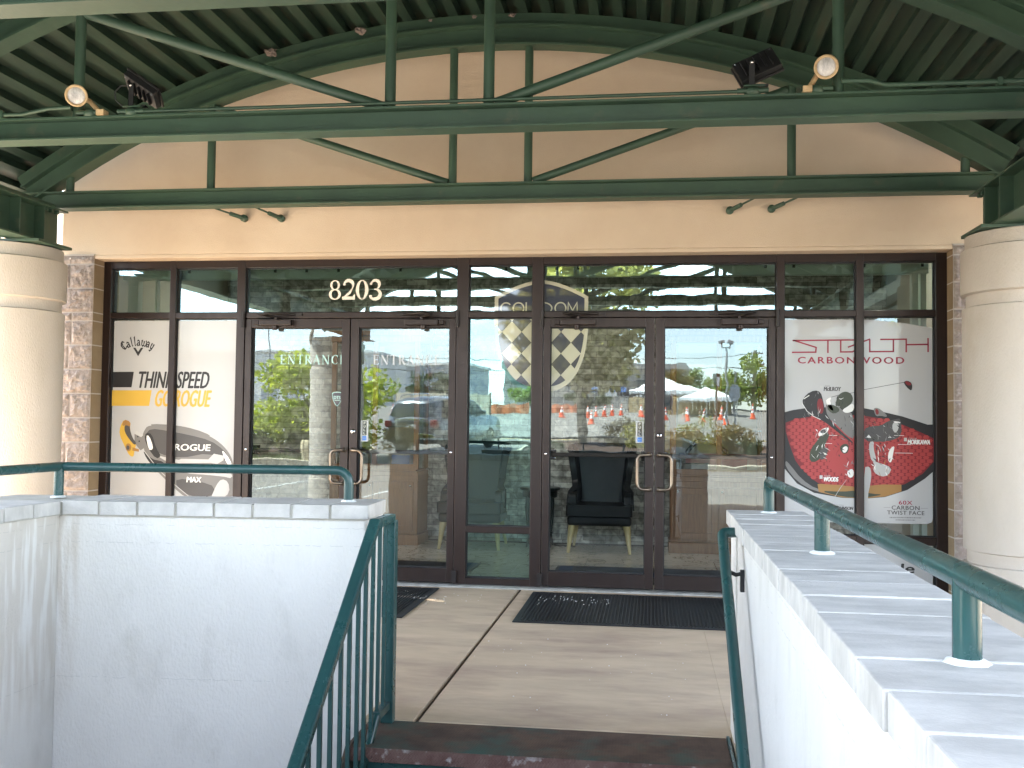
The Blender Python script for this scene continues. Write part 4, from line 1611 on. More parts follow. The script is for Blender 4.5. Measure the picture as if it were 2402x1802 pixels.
def armchair(loc, label):
    t = thing('armchair', (0, 0, 0), label, 'armchair', 'black leather wingback chairs in the lobby')
    # seat base and cushion; front faces -y
    MB().box((-0.325, -0.30, 0.275), (0.325, 0.24, 0.375)).build('seat_base', 'leather', t, bevel=0.03, seg=3)
    mb = MB()
    mb.prism([(-0.335, -0.34), (0.335, -0.34), (0.335, -0.10), (0.235, -0.06), (0.235, 0.20), (-0.235, 0.20), (-0.235, -0.06), (-0.335, -0.10)], 'z', 0.377, 0.485)
    MBo = mb.build('seat_cushion', 'leather', t, bevel=0.028, seg=3)
    # wing back: curved sheet, thick
    nu, nv = 24, 18
    vs = []
    for j in range(nv + 1):
        v = j / nv
        z = 0.42 + 0.665 * v
        hw = 0.255 + 0.03 * max(0, (0.35 - v) / 0.35) + 0.085 * (v ** 1.5)
        fwd = 0.36 if v < 0.22 else 0.36 - 0.20 * min(1, (v - 0.22) / 0.2)
        if v > 0.42:
            fwd = 0.16 + 0.05 * math.sin((v - 0.42) / 0.58 * math.pi)
        for i in range(nu + 1):
            u = -1 + 2 * i / nu
            au = abs(u)
            if au < 0.62:
                x = u / 0.62 * hw * 0.88
                yb = 0.24 - 0.035 * (1 - (au / 0.62) ** 2) * 0 + 0.10 * v
            else:
                k = (au - 0.62) / 0.38
                x = math.copysign(hw * (0.88 + 0.12 * math.sin(k * math.pi / 2)) + (0.035 * k if v < 0.3 else 0.0), u)
                yb = 0.24 + 0.10 * v - fwd * k
            zz = z + 0.02 * (1 - u * u) * v - (0.05 * max(0, (au - 0.8) / 0.2) if v > 0.9 else 0)
            vs.append((x, yb, zz))
    n = nu + 1
    fs = [(j * n + i, j * n + i + 1, (j + 1) * n + i + 1, (j + 1) * n + i) for j in range(nv) for i in range(nu)]
    mb = MB()
    mb.add(vs, fs, 0, True)
    o = mb.build('backrest', 'leather', t)
    md = o.modifiers.new('solid', 'SOLIDIFY')
    md.thickness = 0.065
    md.offset = 0
    md = o.modifiers.new('bevel', 'BEVEL')
    md.width = 0.022
    md.segments = 3
    md.angle_limit = R(50)
    for s in (-1, 1):
        mb = MB()
        mb.prism([(-0.16, 0.36), (0.22, 0.36), (0.22, 0.60), (-0.10, 0.60), (-0.16, 0.57)], 'x', s * 0.245, s * 0.312)
        mb.build('armrest', 'leather', t, bevel=0.025, seg=3)
        mb = MB()
        mb.tube([(s * 0.275, -0.245, 0.28), (s * 0.288, -0.262, 0.20), (s * 0.300, -0.280, 0.10), (s * 0.312, -0.300, 0.0)], 0.040, 12, r_end=0.014)
        mb.build('leg', 'gold_leg', t)
        mb = MB()
        mb.tube([(s * 0.26, 0.20, 0.28), (s * 0.28, 0.26, 0.14), (s * 0.30, 0.33, 0.0)], 0.030, 10, r_end=0.014)
        mb.build('leg', 'gold_leg', t)
    t.location = loc
    return t


ch = armchair((-1.85, 2.46, 0.015), 'black leather wingback chair with pale gold legs behind the middle glass panel')
dup(ch, (-0.515, 2.46, 0.015), 'black leather wingback chair with pale gold legs behind the right pair of doors')

# side table between the chairs
t = thing('side_table', (-1.17, 2.66, 0.015), 'small round black side table on curved legs between the armchairs', 'table')
MB().lathe([(0, 0.595), (0.205, 0.595), (0.215, 0.605), (0.215, 0.622), (0.205, 0.628), (0.0, 0.628)], (-1.17, 2.66, 0.015), 40).build('table_top', 'black_wood', t)
MB().lathe([(0, 0.52), (0.175, 0.52), (0.185, 0.53), (0.185, 0.60)], (-1.17, 2.66, 0.015), 40).build('apron', 'black_wood', t)
for k in range(4):
    a = R(45 + 90 * k)
    ca, sa = math.cos(a), math.sin(a)
    pts = [(0.165, 0.55), (0.180, 0.42), (0.165, 0.25), (0.150, 0.12), (0.175, 0.0)]
    MB().tube([(-1.17 + ca * r_, 2.66 + sa * r_, 0.015 + z_) for r_, z_ in pts], 0.021, 10, r_end=0.012).build('leg', 'black_wood', t)
MB().lathe([(0.0, 0.14), (0.14, 0.14), (0.14, 0.155), (0.0, 0.155)], (-1.17, 2.66, 0.015), 24).build('lower_shelf', 'black_wood', t)
# a lead lying on the floor under the table
mb = MB()
mb.tube([(-1.02, 2.74, 0.022), (-0.96, 2.68, 0.022), (-0.86, 2.72, 0.022), (-0.80, 2.66, 0.022), (-0.78, 2.80, 0.022), (-0.86, 2.87, 0.022)], 0.007, 6)
o = mb.build('power_lead', 'black_metal')
setp(o, 'black power lead curled on the lobby floor beside the side table', 'cord')


def cabinet(x0, x1, mirror, label):
    """oak display cabinet, doors below, glazed case above; front at y0"""
    y0, y1 = 2.40, 2.895
    t = thing('display_cabinet', ((x0 + x1) / 2, y1, 0.015), label, 'cabinet', 'oak display cabinets flanking the armchairs')
    z = 0.015
    mb = MB()
    mb.box((x0 - 0.015, y0 - 0.015, z), (x1 + 0.015, y1, z + 0.11))
    mb.box((x0, y0, z + 0.112), (x1, y1, z + 0.78))
    mb.build('carcass', 'oak', t, bevel=0.005)
    mid = (x0 + x1) / 2
    for a, b, kn in ((x0 + 0.045, mid - 0.004, 1), (mid + 0.004, x1 - 0.045, 1)):
        mb = MB()
        zb, zt = z + 0.145, z + 0.665
        w = 0.065
        yy0, yy1 = y0 - 0.020, y0
        mb.box((a, yy0, zb), (a + w, yy1, zt))
        mb.box((b - w, yy0, zb), (b, yy1, zt))
        mb.box((a + w, yy0, zb), (b - w, yy1, zb + w))
        mb.box((a + w, yy0, zt - w), (b - w, yy1, zt))
        mb.box((a + w, yy0 + 0.012, zb + w), (b - w, yy1, zt - w))
        d = mb.build('door', 'oak', t, bevel=0.003)
        kx = b - 0.03 if not mirror else a + 0.03
        MB().lathe([(0, -0.022), (0.013, -0.018), (0.014, -0.012), (0.006, -0.006), (0.006, 0)], (kx, yy0, zt - 0.035), 14, axis='y').build('knob', 'chrome', d)
    mb = MB()
    mb.box((x0 - 0.006, y0 - 0.012, z + 0.68), (x1 + 0.006, y1, z + 0.735))
    mb.box((x0 + 0.02, y0 - 0.004, z + 0.782), (x1 - 0.02, y1, z + 0.80))
    mb.build('ledge', 'oak', t, bevel=0.004)
    # glazed upper case
    mb = MB()
    for a in (x0, x1 - 0.055, mid - 0.025):
        mb.box((a, y0 + 0.01, z + 0.80), (a + 0.055, y0 + 0.05, z + 2.16))
    for a in (x0, x1 - 0.055):
        mb.box((a, y1 - 0.05, z + 0.80), (a + 0.055, y1, z + 2.16))
    mb.box((x0, y0 + 0.012, z + 0.80), (x1, y0 + 0.048, z + 0.855))
    mb.build('case_frame', 'oak', t, bevel=0.003)
    mb = MB()
    mb.box((x0 - 0.01, y0, z + 2.16), (x1 + 0.01, y1, z + 2.23))
    mb.box((x0 - 0.04, y0 - 0.03, z + 2.23), (x1 + 0.04, y1, z + 2.28))
    mb.build('crown_moulding', 'oak', t, bevel=0.006)
    mb = MB()
    mb.box((x0 + 0.06, y1 - 0.012, z + 0.80), (x1 - 0.06, y1 - 0.004, z + 2.16))
    mb.build('back_panel', 'interior_paint', t)
    mb = MB()
    for hz in (1.25, 1.70):
        mb.box((x0 + 0.055, y0 + 0.06, z + hz), (x1 - 0.055, y1 - 0.02, z + hz + 0.008))
    mb.build('shelf', 'glass_case', t)
    mb = MB()
    mb.add([(x0 + 0.055, y0 + 0.03, z + 0.855), (x1 - 0.055, y0 + 0.03, z + 0.855), (x1 - 0.055, y0 + 0.03, z + 2.16), (x0 + 0.055, y0 + 0.03, z + 2.16)], [(0, 1, 2, 3)])
    xs = x1 - 0.02 if not mirror else x0 + 0.02
    mb.add([(xs, y0 + 0.05, z + 0.80), (xs, y1 - 0.05, z + 0.80), (xs, y1 - 0.05, z + 2.16), (xs, y0 + 0.05, z + 2.16)], [(0, 1, 2, 3)])
    mb.build('glass', 'glass_case', t)
    return t


cabinet(-3.42, -2.45, False, 'oak display cabinet with glazed top seen behind the left pair of doors')
cabinet(0.20, 1.17, True, 'oak display cabinet with glazed top seen behind the right pair of doors')
# golf bag lying in the right-hand case
t = thing('golf_bag', (0.70, 2.66, 0.82), 'dark red and black golf bag lying in the right display cabinet', 'golf bag')
mb = MB()
mb.tube([(0.32, 2.62, 0.93), (0.60, 2.65, 0.935), (0.98, 2.68, 0.93)], 0.095, 18)
mb.build('body', 'bag_red', t, bevel=0.01)
mb = MB()
mb.tube([(0.36, 2.57, 1.03), (0.47, 2.55, 1.16), (0.66, 2.56, 1.14), (0.78, 2.58, 1.04)], 0.022, 10)
mb.build('strap', 'black_metal', t)
mb = MB()
mb.box((0.33, 2.52, 0.84), (0.60, 2.56, 0.93))
mb.tube([(0.30, 2.62, 0.93), (0.345, 2.625, 0.93)], 0.105, 18)
mb.build('pocket', 'black_metal', t, bevel=0.012)
t = thing('storage_box', (-3.0, 2.66, 0.82), 'pale blue box in the glass case of the left display cabinet', 'box')
MB().box((-2.78, 2.55, 0.818), (-2.58, 2.75, 0.96)).build('carton', 'ink_blue', t, bevel=0.004)
MB().box((-2.79, 2.54, 0.962), (-2.57, 2.76, 0.985)).build('lid', 'paper_white', t, bevel=0.004)


def lobby_mat(x0, x1, y0, y1, label):
    t = thing('floor_mat', ((x0 + x1) / 2, (y0 + y1) / 2, 0.015), label, 'floor mat', 'carpet mats inside the doors')
    MB().box((x0, y0, 0.016), (x1, y1, 0.026)).build('carpet', 'rubber', t, bevel=0.003)
    mb = MB()
    for a in (x0 + 0.03, x1 - 0.15):
        mb.box((a, y0 + 0.03, 0.0262), (a + 0.12, y1 - 0.03, 0.0275))
    mb.build('border_stripe', 'rubber_blue', t)
    cx, cy = (x0 + x1) / 2, (y0 + y1) / 2
    mb = MB()
    mb.ngon([(cx + 0.40 * math.cos(2 * math.pi * k / 40), cy + 0.16 * math.sin(2 * math.pi * k / 40), 0.0275) for k in range(40)])
    o1 = mb.build('oval_emblem', 'rubber_blue', t)
    mb = MB()
    n = 40
    a_ = [(cx + 0.37 * math.cos(2 * math.pi * k / n), cy + 0.135 * math.sin(2 * math.pi * k / n), 0.0282) for k in range(n)]
    b_ = [(cx + 0.35 * math.cos(2 * math.pi * k / n), cy + 0.122 * math.sin(2 * math.pi * k / n), 0.0282) for k in range(n)]
    mb.add(a_ + b_, [(k, (k + 1) % n, n + (k + 1) % n, n + k) for k in range(n)])
    mb.build('emblem_line', 'ink_grey', o1)


lobby_mat(-0.84, 1.0, 0.30, 1.18, 'dark grey carpet mat with blue end stripes inside the right doors')
lobby_mat(-3.40, -1.55, 0.30, 1.18, 'dark grey carpet mat with blue end stripes inside the left doors')

# ------------------------------------------------------------------ shield sign behind the glass
# a flat emblem drawn in its own units (u right, v down), 1 unit = 3.51 mm
SU = 0.003512


def S(u, v):
    return (-0.8928 + SU * (u - 1269), 2.0627 - SU * (v - 780))


sg = thing('shield_emblem', (-0.89, 0.06, 2.0), 'large navy and cream shield emblem with diamonds, on the glass around the right centre mullion', 'emblem')


def shield_outline(inset):
    w = 109 - inset
    pts = []
    top = 658 + inset
    sh_ = 697 + inset * 0.5
    for k in range(17):
        a = R(180 - 180 * k / 16)
        x = 1269 + w * math.cos(a)
        zt = sh_ - (sh_ - top) * (1 - abs(math.cos(a)) ** 1.6)
        pts.append((x, zt))
    tip = 918 - inset * 1.3
    for k in range(0, 15):
        f = k / 14
        pts.append((1269 + w * math.cos(R(90 * f)) ** 0.72 if f < 1 else 1269, 765 + (tip - 765) * math.sin(R(90 * f)) ** 1.0 if f < 1 else tip))
    for k in range(13, -1, -1):
        f = k / 14
        pts.append((1269 - w * math.cos(R(90 * f)) ** 0.72, 765 + (tip - 765) * math.sin(R(90 * f))))
    return pts


yS = 0.0485
out = shield_outline(0)
inn = shield_outline(8.5)
mb = MB()
for i in range(len(out)):
    j = (i + 1) % len(out)
    q = [out[i], out[j], inn[j], inn[i]]
    yy = 0.0602 if sum(p[0] for p in q) / 4 < 1256 and sum(p[1] for p in q) / 4 > 735 else yS - 0.002
    mb.add([(S(*p)[0], yy, S(*p)[1]) for p in q], [(0, 1, 2, 3)])
mb.build('border', 'decal_cream', sg)


def clip_poly(poly, hull):
    """Sutherland-Hodgman against a convex hull given clockwise on screen (v down)"""
    res = poly
    c = (sum(p[0] for p in hull) / len(hull), sum(p[1] for p in hull) / len(hull))
    for i in range(len(hull)):
        a, b = hull[i], hull[(i + 1) % len(hull)]
        if abs(a[0] - b[0]) + abs(a[1] - b[1]) < 1e-6:
            continue
        def side(p):
            return (b[0] - a[0]) * (p[1] - a[1]) - (b[1] - a[1]) * (p[0] - a[0])
        sgn = 1 if side(c) > 0 else -1
        new = []
        for j in range(len(res)):
            p, q = res[j], res[(j + 1) % len(res)]
            sp_, sq = side(p) * sgn, side(q) * sgn
            if sp_ >= 0:
                new.append(p)
            if (sp_ > 0 > sq) or (sp_ < 0 < sq):
                t_ = sp_ / (sp_ - sq)
                new.append((p[0] + (q[0] - p[0]) * t_, p[1] + (q[1] - p[1]) * t_))
        res = new
        if not res:
            return []
    return res


navy, cream = MB(), MB()
band = clip_poly([(1150, 650), (1390, 650), (1390, 745), (1150, 745)], inn)
navy.ngon([(S(*p)[0], yS, S(*p)[1]) for p in band])
dx_, dz_ = 23.0, 25.0
for r_ in range(-2, 8):
    for c in range(-6, 8):
        if (r_ + c) % 2 == 0:
            continue
        cu, cv = 1316 + (c - 2) * dx_, 779 + r_ * dz_
        q = [(cu, cv - dz_), (cu + dx_, cv), (cu, cv + dz_), (cu - dx_, cv)]
        q = clip_poly(q, [(1150, 745), (1390, 745), (1390, 930), (1150, 930)])
        q = clip_poly(q, inn) if q else q
        if len(q) >= 3:
            (cream if r_ % 2 == 0 else navy).ngon([(S(*p)[0], yS + (0.0005 if r_ % 2 == 0 else 0), S(*p)[1]) for p in q])
navy.build('navy_field', 'ink_navy', sg)
cream.build('cream_diamonds', 'decal_cream', sg)
mb = MB()
for chx, u in (('C', 1187), ('O', 1216), ('L', 1240), ('D', 1283), ('O', 1314), ('M', 1342)):
    if chx in 'CO':
        pts = []
        for k in range(25):
            a = R((40 if chx == 'C' else 0) + k * (280 if chx == 'C' else 360) / 24)
            pts.append(S(u + 12.5 * math.cos(a), 724 - 13 * math.sin(a)))
        stroke(mb, pts, 0.011, yS - 0.001)
    elif chx == 'L':
        stroke(mb, [S(u - 6, 710), S(u - 6, 736), S(u + 10, 736)], 0.011, yS - 0.001)
    elif chx == 'D':
        stroke(mb, [S(u - 9, 737)] + [S(u - 9 + 20 * math.sin(R(t * 15)), 724 - 13 * math.cos(R(t * 15))) for t in range(13)] + [S(u - 9, 737), S(u - 9, 711)], 0.011, yS - 0.001)
    elif chx == 'M':
        stroke(mb, [S(u - 11, 738), S(u - 10, 711), S(u, 730), S(u + 10, 711), S(u + 11, 738)], 0.010, yS - 0.001)
mb.build('lettering', 'decal_cream', sg)
PLX, PLZ, PLA, PLC, PLB, PLD = -4.112696, 1.516091, 0.003869, 0.000031, 0.000097, -0.003650
PRX, PRZ, PRA, PRC, PRB, PRD = 1.600282, 1.396181, 0.003193, 0.000035, -0.000005, -0.003312
# ------------------------------------------------------------------ window posters (flat printed sheets behind the glass)
def Lp(u, v):
    return (PLX + PLA * (u - 390) + PLB * (v - 930), PLZ + PLC * (u - 390) + PLD * (v - 930))


def Rp(u, v):
    return (PRX + PRA * (u - 2015) + PRB * (v - 980), PRZ + PRC * (u - 2015) + PRD * (v - 980))


YP = 0.0485


def art(mb, F, pts, layer, mi):
    q = [F(*p) for p in pts]
    ar = sum(q[i][0] * q[(i + 1) % len(q)][1] - q[(i + 1) % len(q)][0] * q[i][1] for i in range(len(q)))
    if ar < 0:
        q = q[::-1]
    y = YP - 0.0005 * layer
    mb.add([(p[0], y, p[1]) for p in q], [tuple(range(len(q)))], mi)


def seg(mb, F, pts, w, layer, mi):
    stroke(mb, [F(*p) for p in pts], w, YP - 0.0005 * layer, mi)


def sm(pts, it=2):
    """Chaikin smoothing of a closed outline"""
    for _ in range(it):
        n = []
        for i in range(len(pts)):
            a, b = pts[i], pts[(i + 1) % len(pts)]
            n += [(a[0] * .75 + b[0] * .25, a[1] * .75 + b[1] * .25), (a[0] * .25 + b[0] * .75, a[1] * .25 + b[1] * .75)]
        pts = n
    return pts


def ltext(mb, F, txt, u0, u1, v0, v1, layer, mi, shear=0.0, fat=0.0, space=1.0):
    a, b = F(u0, v1), F(u1, v0)
    text(mb, txt, (a[0] + b[0]) / 2, (a[1] + b[1]) / 2, b[0] - a[0], b[1] - a[1], YP - 0.0005 * layer, mi, shear, fat, space)


# --- left poster
pl = thing('window_poster', (-4.04, YP, 0.5), 'white golf club poster with black and gold slogan bars in the left windows', 'poster')
mb = MB()
mb.box((-4.600, YP, 0.50), (-3.485, YP + 0.0008, 2.165))
mb.build('sheet', 'paper_white', pl)
LM = ['ink_black', 'ink_dark', 'ink_grey', 'ink_light', 'ink_gold', 'ink_bronze', 'ink_white', 'paper_white']


def c4(x, y):
    return (x / 3.607, 540 + y / 3.607)


def c1(x, y):
    return (x / 3.16, 950 + y / 3.16)


mb = MB()
art(mb, Lp, [c4(900, 1198), c4(1135, 1198), c4(1115, 1330), c4(900, 1330)], 1, 0)
art(mb, Lp, [c4(900, 1355), c4(1287, 1355), c4(1265, 1488), c4(900, 1488)], 1, 4)
a, b = c4(1160, 1335), c4(1782, 1200)
ltext(mb, Lp, 'THINK SPEED', a[0], b[0], b[1], a[1], 1, 0, 0.16, 0.004)
a, b = c4(1308, 1492), c4(1792, 1357)
ltext(mb, Lp, 'GO ROGUE', a[0], b[0], b[1], a[1], 1, 4, 0.16, 0.005)
mb.build('slogan', LM, pl)
# blackletter style arched brand word with chevron below
mb = MB()
GOTH = {
    'C': [[(0.85, 0.78), (0.6, 0.98), (0.3, 0.9), (0.12, 0.6), (0.16, 0.25), (0.42, 0.02), (0.72, 0.08), (0.92, 0.25)], [(0.45, 0.92), (0.36, 0.5), (0.45, 0.10)]],
    'a': [[(0.15, 0.52), (0.35, 0.66), (0.62, 0.58), (0.62, 0.12), (0.78, 0.0)], [(0.62, 0.36), (0.25, 0.34), (0.12, 0.15), (0.3, 0.0), (0.62, 0.14)]],
    'l': [[(0.2, 0.95), (0.42, 1.05), (0.42, 0.12), (0.62, 0.0)]],
    'w': [[(0.05, 0.62), (0.2, 0.66), (0.2, 0.14), (0.4, 0.0), (0.55, 0.12), (0.55, 0.64)], [(0.55, 0.12), (0.72, 0.0), (0.95, 0.14), (0.95, 0.62), (0.80, 0.70)]],
    'y': [[(0.1, 0.64), (0.24, 0.62), (0.24, 0.16), (0.42, 0.02), (0.66, 0.14)], [(0.68, 0.68), (0.68, -0.05), (0.45, -0.28), (0.2, -0.22)]],
}
cu, cv = c4(1172, 1200)
rad = 82.0
word = 'Callaway'
wd = {'C': 1.05, 'a': 0.82, 'l': 0.62, 'w': 1.08, 'y': 0.85}
tot = sum(wd[c] for c in word)
ang0, ang1 = -34.0, 33.0
acc = 0
for c in word:
    mid = ang0 + (ang1 - ang0) * (acc + wd[c] / 2) / tot
    acc += wd[c]
    am = R(mid)
    wsz, hsz = 13.2, 19.5
    for k, st_ in enumerate(GOTH[c]):
        pts = []
        for (gx, gy) in st_:
            lx = (gx - 0.5) * wd[c] * wsz
            ly = gy * hsz + rad - 20
            pts.append(Lp(cu + ly * math.sin(am) + lx * math.cos(am), cv - ly * math.cos(am) + lx * math.sin(am)))
        ws = [0.0075 + 0.0055 * ((i + k) % 2) for i in range(len(pts))]
        stroke(mb, pts, ws, YP - 0.0005 - 0.0002 * k, 0)
art(mb, Lp, [c4(1128, 993), c4(1148, 993), c4(1171, 1028), c4(1195, 993), c4(1216, 993), c4(1171, 1066)], 1, 0)
mb.build('brand_mark', LM, pl)
mb = MB()
art(mb, Lp, sm([c1(*p) for p in ((1100, 150), (1240, 152), (1450, 190), (1560, 228), (1660, 300), (1720, 390), (1738, 500), (1735, 640), (1700, 690), (1560, 720), (1390, 692), (1290, 610), (1140, 465), (1070, 350), (1058, 230), (1072, 190))], 2), 1, 2)
art(mb, Lp, sm([c1(*p) for p in ((1120, 175), (1240, 190), (1400, 220), (1560, 260), (1660, 330), (1700, 400), (1690, 420), (1560, 350), (1330, 395), (1180, 360), (1090, 300), (1085, 215))], 1), 2, 1)
art(mb, Lp, sm([c1(*p) for p in ((1120, 140), (1300, 148), (1450, 178), (1562, 222), (1545, 232), (1400, 198), (1240, 170), (1130, 158))], 1), 2, 2)
art(mb, Lp, [c1(*p) for p in ((1170, 375), (1330, 405), (1345, 397), (1545, 400), (1585, 358), (1660, 372), (1655, 405), (1610, 432), (1560, 425), (1330, 430), (1225, 410))], 3, 3)
art(mb, Lp, sm([c1(*p) for p in ((1060, 330), (1120, 400), (1225, 420), (1225, 470), (1150, 470), (1090, 400))], 1), 3, 0)
art(mb, Lp, sm([c1(*p) for p in ((1085, 205), (1130, 215), (1160, 320), (1200, 380), (1160, 400), (1100, 320), (1075, 250))], 1), 4, 0)
art(mb, Lp, sm([c1(*p) for p in ((1085, 228), (1110, 228), (1140, 310), (1130, 335), (1105, 330))], 1), 5, 6)
art(mb, Lp, sm([c1(*p) for p in ((1300, 440), (1560, 450), (1700, 470), (1725, 540), (1640, 520), (1330, 500))], 1), 3, 3)
art(mb, Lp, sm([c1(*p) for p in ((1600, 590), (1640, 540), (1690, 560), (1700, 640), (1640, 690), (1560, 690))], 1), 3, 3)
art(mb, Lp, sm([c1(*p) for p in ((1310, 540), (1480, 560), (1600, 600), (1560, 680), (1400, 670), (1310, 600))], 1), 3, 1)
art(mb, Lp, sm([c1(*p) for p in ((1640, 320), (1705, 400), (1722, 470), (1700, 460), (1660, 390))], 1), 4, 6)
seg(mb, Lp, [c1(1075, 345), c1(1180, 480), c1(1300, 590), c1(1400, 670)], 0.006, 4, 3)
# weight and gold back piece
art(mb, Lp, [c1(*p) for p in ((1015, 190), (1065, 225), (1085, 290), (1080, 315), (1045, 338), (1000, 285), (1000, 215))], 2, 2)
art(mb, Lp, [c1(*p) for p in ((1015, 190), (1065, 225), (1050, 240), (1000, 215))], 3, 3)
for p in ((1025, 235), (1035, 270)):
    art(mb, Lp, [c1(p[0] + 5 * math.cos(R(45 * k)), p[1] + 7 * math.sin(R(45 * k))) for k in range(8)], 3, 0)
art(mb, Lp, sm([c1(*p) for p in ((920, 107), (972, 125), (965, 180), (985, 245), (1015, 285), (1000, 340), (992, 390), (960, 375), (930, 315), (885, 220), (893, 160))], 1), 2, 4)
art(mb, Lp, sm([c1(*p) for p in ((968, 130), (965, 180), (985, 245), (1015, 285), (1000, 300), (960, 255), (925, 200), (925, 150))], 1), 3, 1)
art(mb, Lp, sm([c1(*p) for p in ((920, 108), (970, 124), (968, 165), (940, 150), (905, 160))], 1), 4, 5)
art(mb, Lp, [c1(955 + 22 * math.cos(R(30 * k)), 316 + 30 * math.sin(R(30 * k))) for k in range(12)], 4, 5)
art(mb, Lp, [c1(952 + 12 * math.cos(R(30 * k)), 318 + 17 * math.sin(R(30 * k))) for k in range(12)], 5, 1)
art(mb, Lp, [c1(*p) for p in ((985, 315), (1035, 330), (1032, 348), (985, 340))], 4, 5)
a, b = c1(1296, 335), c1(1562, 278)
ltext(mb, Lp, 'ROGUE', a[0], b[0], b[1] + 4, a[1], 6, 6, 0.10, 0.0025)
a, b = c1(1386, 568), c1(1494, 530)
ltext(mb, Lp, 'MAX', a[0], b[0], b[1], a[1], 6, 6, 0.10, 0.003)
mb.build('printed_club', LM, pl)

# --- right poster
pr_ = thing('window_poster', (1.6, YP, 0.58), 'white golf poster with red lettering and red club face in the right windows', 'poster')
mb = MB()
o_ = [(1.02, 0.585), (2.10, 0.585), (2.135, 0.60), (2.142, 0.63), (2.145, 2.095), (1.92, 2.135), (1.72, 2.156), (1.62, 2.160), (1.02, 2.163)]
mb.prism(o_, 'y', YP, YP + 0.0008)
mb.build('sheet', 'paper_white', pr_)
RM = ['ink_black', 'ink_dark', 'ink_grey', 'ink_light', 'ink_red', 'ink_red_bright', 'ink_wine', 'ink_white', 'ink_olive', 'ink_gold', 'ink_bronze']


def c5(x, y):
    return (1830 + x / 5.53, 780 + y / 5.53)


def c6(x, y):
    return (1800 + x / 3.674, 1080 + y / 3.674)


mb = MB()
W = 0.0115
for p in ([(150, 95), (1000, 95)], [(165, 92), (460, 188), (455, 250), (140, 250)], [(615, 95), (615, 262)], [(782, 95), (782, 250), (935, 250), (1075, 175)],
          [(875, 190), (1165, 85)], [(1160, 88), (1160, 250), (1475, 250)], [(1465, 95), (1465, 255)], [(1295, 92), (1640, 92)], [(1630, 92), (1630, 262)], [(1630, 163), (1915, 163)], [(1910, 80), (1910, 262)]):
    seg(mb, Rp, [c5(*q) for q in p], W, 1, 6)
a, b = c5(222, 395), c5(1602, 325)
ltext(mb, Rp, 'CARBONWOOD', a[0], b[0], b[1], a[1], 1, 6, 0, 0.0022, 1.25)
a, b = (2000 + 790 / 7.373, 1150 + 235 / 7.373), (2000 + 1018 / 7.373, 1150 + 170 / 7.373)
ltext(mb, Rp, '60X', a[0], b[0], b[1], a[1], 1, 6, 0, 0.001, 1.1)
a, b = (2000 + 668 / 7.373, 1150 + 322 / 7.373), (2000 + 1140 / 7.373, 1150 + 258 / 7.373)
ltext(mb, Rp, 'CARBON', a[0], b[0], b[1], a[1], 1, 1, 0, 0.001, 1.1)
a, b = (2000 + 592 / 7.373, 1150 + 405 / 7.373), (2000 + 1222 / 7.373, 1150 + 345 / 7.373)
ltext(mb, Rp, 'TWIST FACE', a[0], b[0], b[1], a[1], 1, 1, 0, 0.001, 1.1)
for (x0, x1, yy) in ((530, 645, 288), (1165, 1282, 296)):
    seg(mb, Rp, [(2000 + x0 / 7.373, 1150 + yy / 7.373), (2000 + x1 / 7.373, 1150 + yy / 7.373)], 0.002, 1, 2)
for (x0, x1, yy) in ((632, 1168, 458), (735, 1068, 498)):
    x = x0
    rr = random.Random(int(x0))
    while x < x1:
        w = rr.uniform(8, 22)
        seg(mb, Rp, [(2000 + x / 7.373, 1150 + yy / 7.373), (2000 + min(x + w, x1) / 7.373, 1150 + yy / 7.373)], 0.008, 1, 2)
        x += w + 7
a, b = c5(562, 757), c5(785, 707)
ltext(mb, Rp, 'McILROY', a[0], b[0], b[1], a[1], 1, 1, 0.12, 0.0022)
a, b = c5(575, 703), c5(645, 686)
ltext(mb, Rp, 'RORY', a[0], b[0], b[1], a[1], 1, 2, 0.1, 0.0)
a, b = c6(586, 432), c6(738, 398)
ltext(mb, Rp, 'JOHNSON', a[0], b[0], b[1], a[1], 1, 1, 0.12, 0.0022)
a, b = c6(588, 393), c6(655, 381)
ltext(mb, Rp, 'DUSTIN', a[0], b[0], b[1], a[1], 1, 2, 0.1, 0.0)
art(mb, Rp, [c5(512, 688), c5(550, 688), c5(550, 722), c5(512, 722)], 1, 3)
art(mb, Rp, [c6(552, 378), c6(578, 378), c6(578, 398), c6(552, 398)], 1, 3)
mb.build('lettering', RM, pr_)

mb = MB()
# dark rim of the club head
rim = [c5(40, 1035), c5(160, 1005), c5(310, 983), c5(640, 968), c5(960, 965), c5(1100, 985), c5(1250, 1015), c5(1390, 1045), c5(1580, 1090), c5(1760, 1150), c5(1900, 1195), c5(2020, 1192),
       c6(1455, 60), c6(1350, 152), c6(1200, 250), c6(1010, 312), c6(850, 326), c6(640, 322), c6(400, 282), c6(250, 202), c6(143, 75)]
art(mb, Rp, rim, 1, 0)
art(mb, Rp, sm([c6(*p) for p in ((150, 60), (250, 185), (400, 268), (640, 310), (640, 296), (420, 250), (290, 165), (190, 40), (150, 0))], 1), 2, 2)
art(mb, Rp, [c5(40, 1035), c5(310, 983), c5(640, 968), c5(960, 965), c5(1100, 985), c5(1390, 1045), c5(1580, 1090), c5(1900, 1195), c5(2020, 1192), c5(2020, 1225), c5(1880, 1225), c5(1560, 1120), c5(1380, 1075), c5(1100, 1010), c5(960, 990), c5(320, 1010), c5(40, 1065)], 2, 0)
face = [c5(60, 1172), c5(200, 1120), c5(400, 1090), c5(640, 1075), c5(960, 1070), c5(1100, 1085), c5(1385, 1128), c5(1580, 1195), c5(1800, 1290), c5(2005, 1385),
        c6(1430, 0), c6(1330, 110), c6(1180, 200), c6(1000, 240), c6(700, 240), c6(480, 225), c6(380, 160), c6(270, 50), c6(235, 0), c5(110, 1450), c5(60, 1280)]
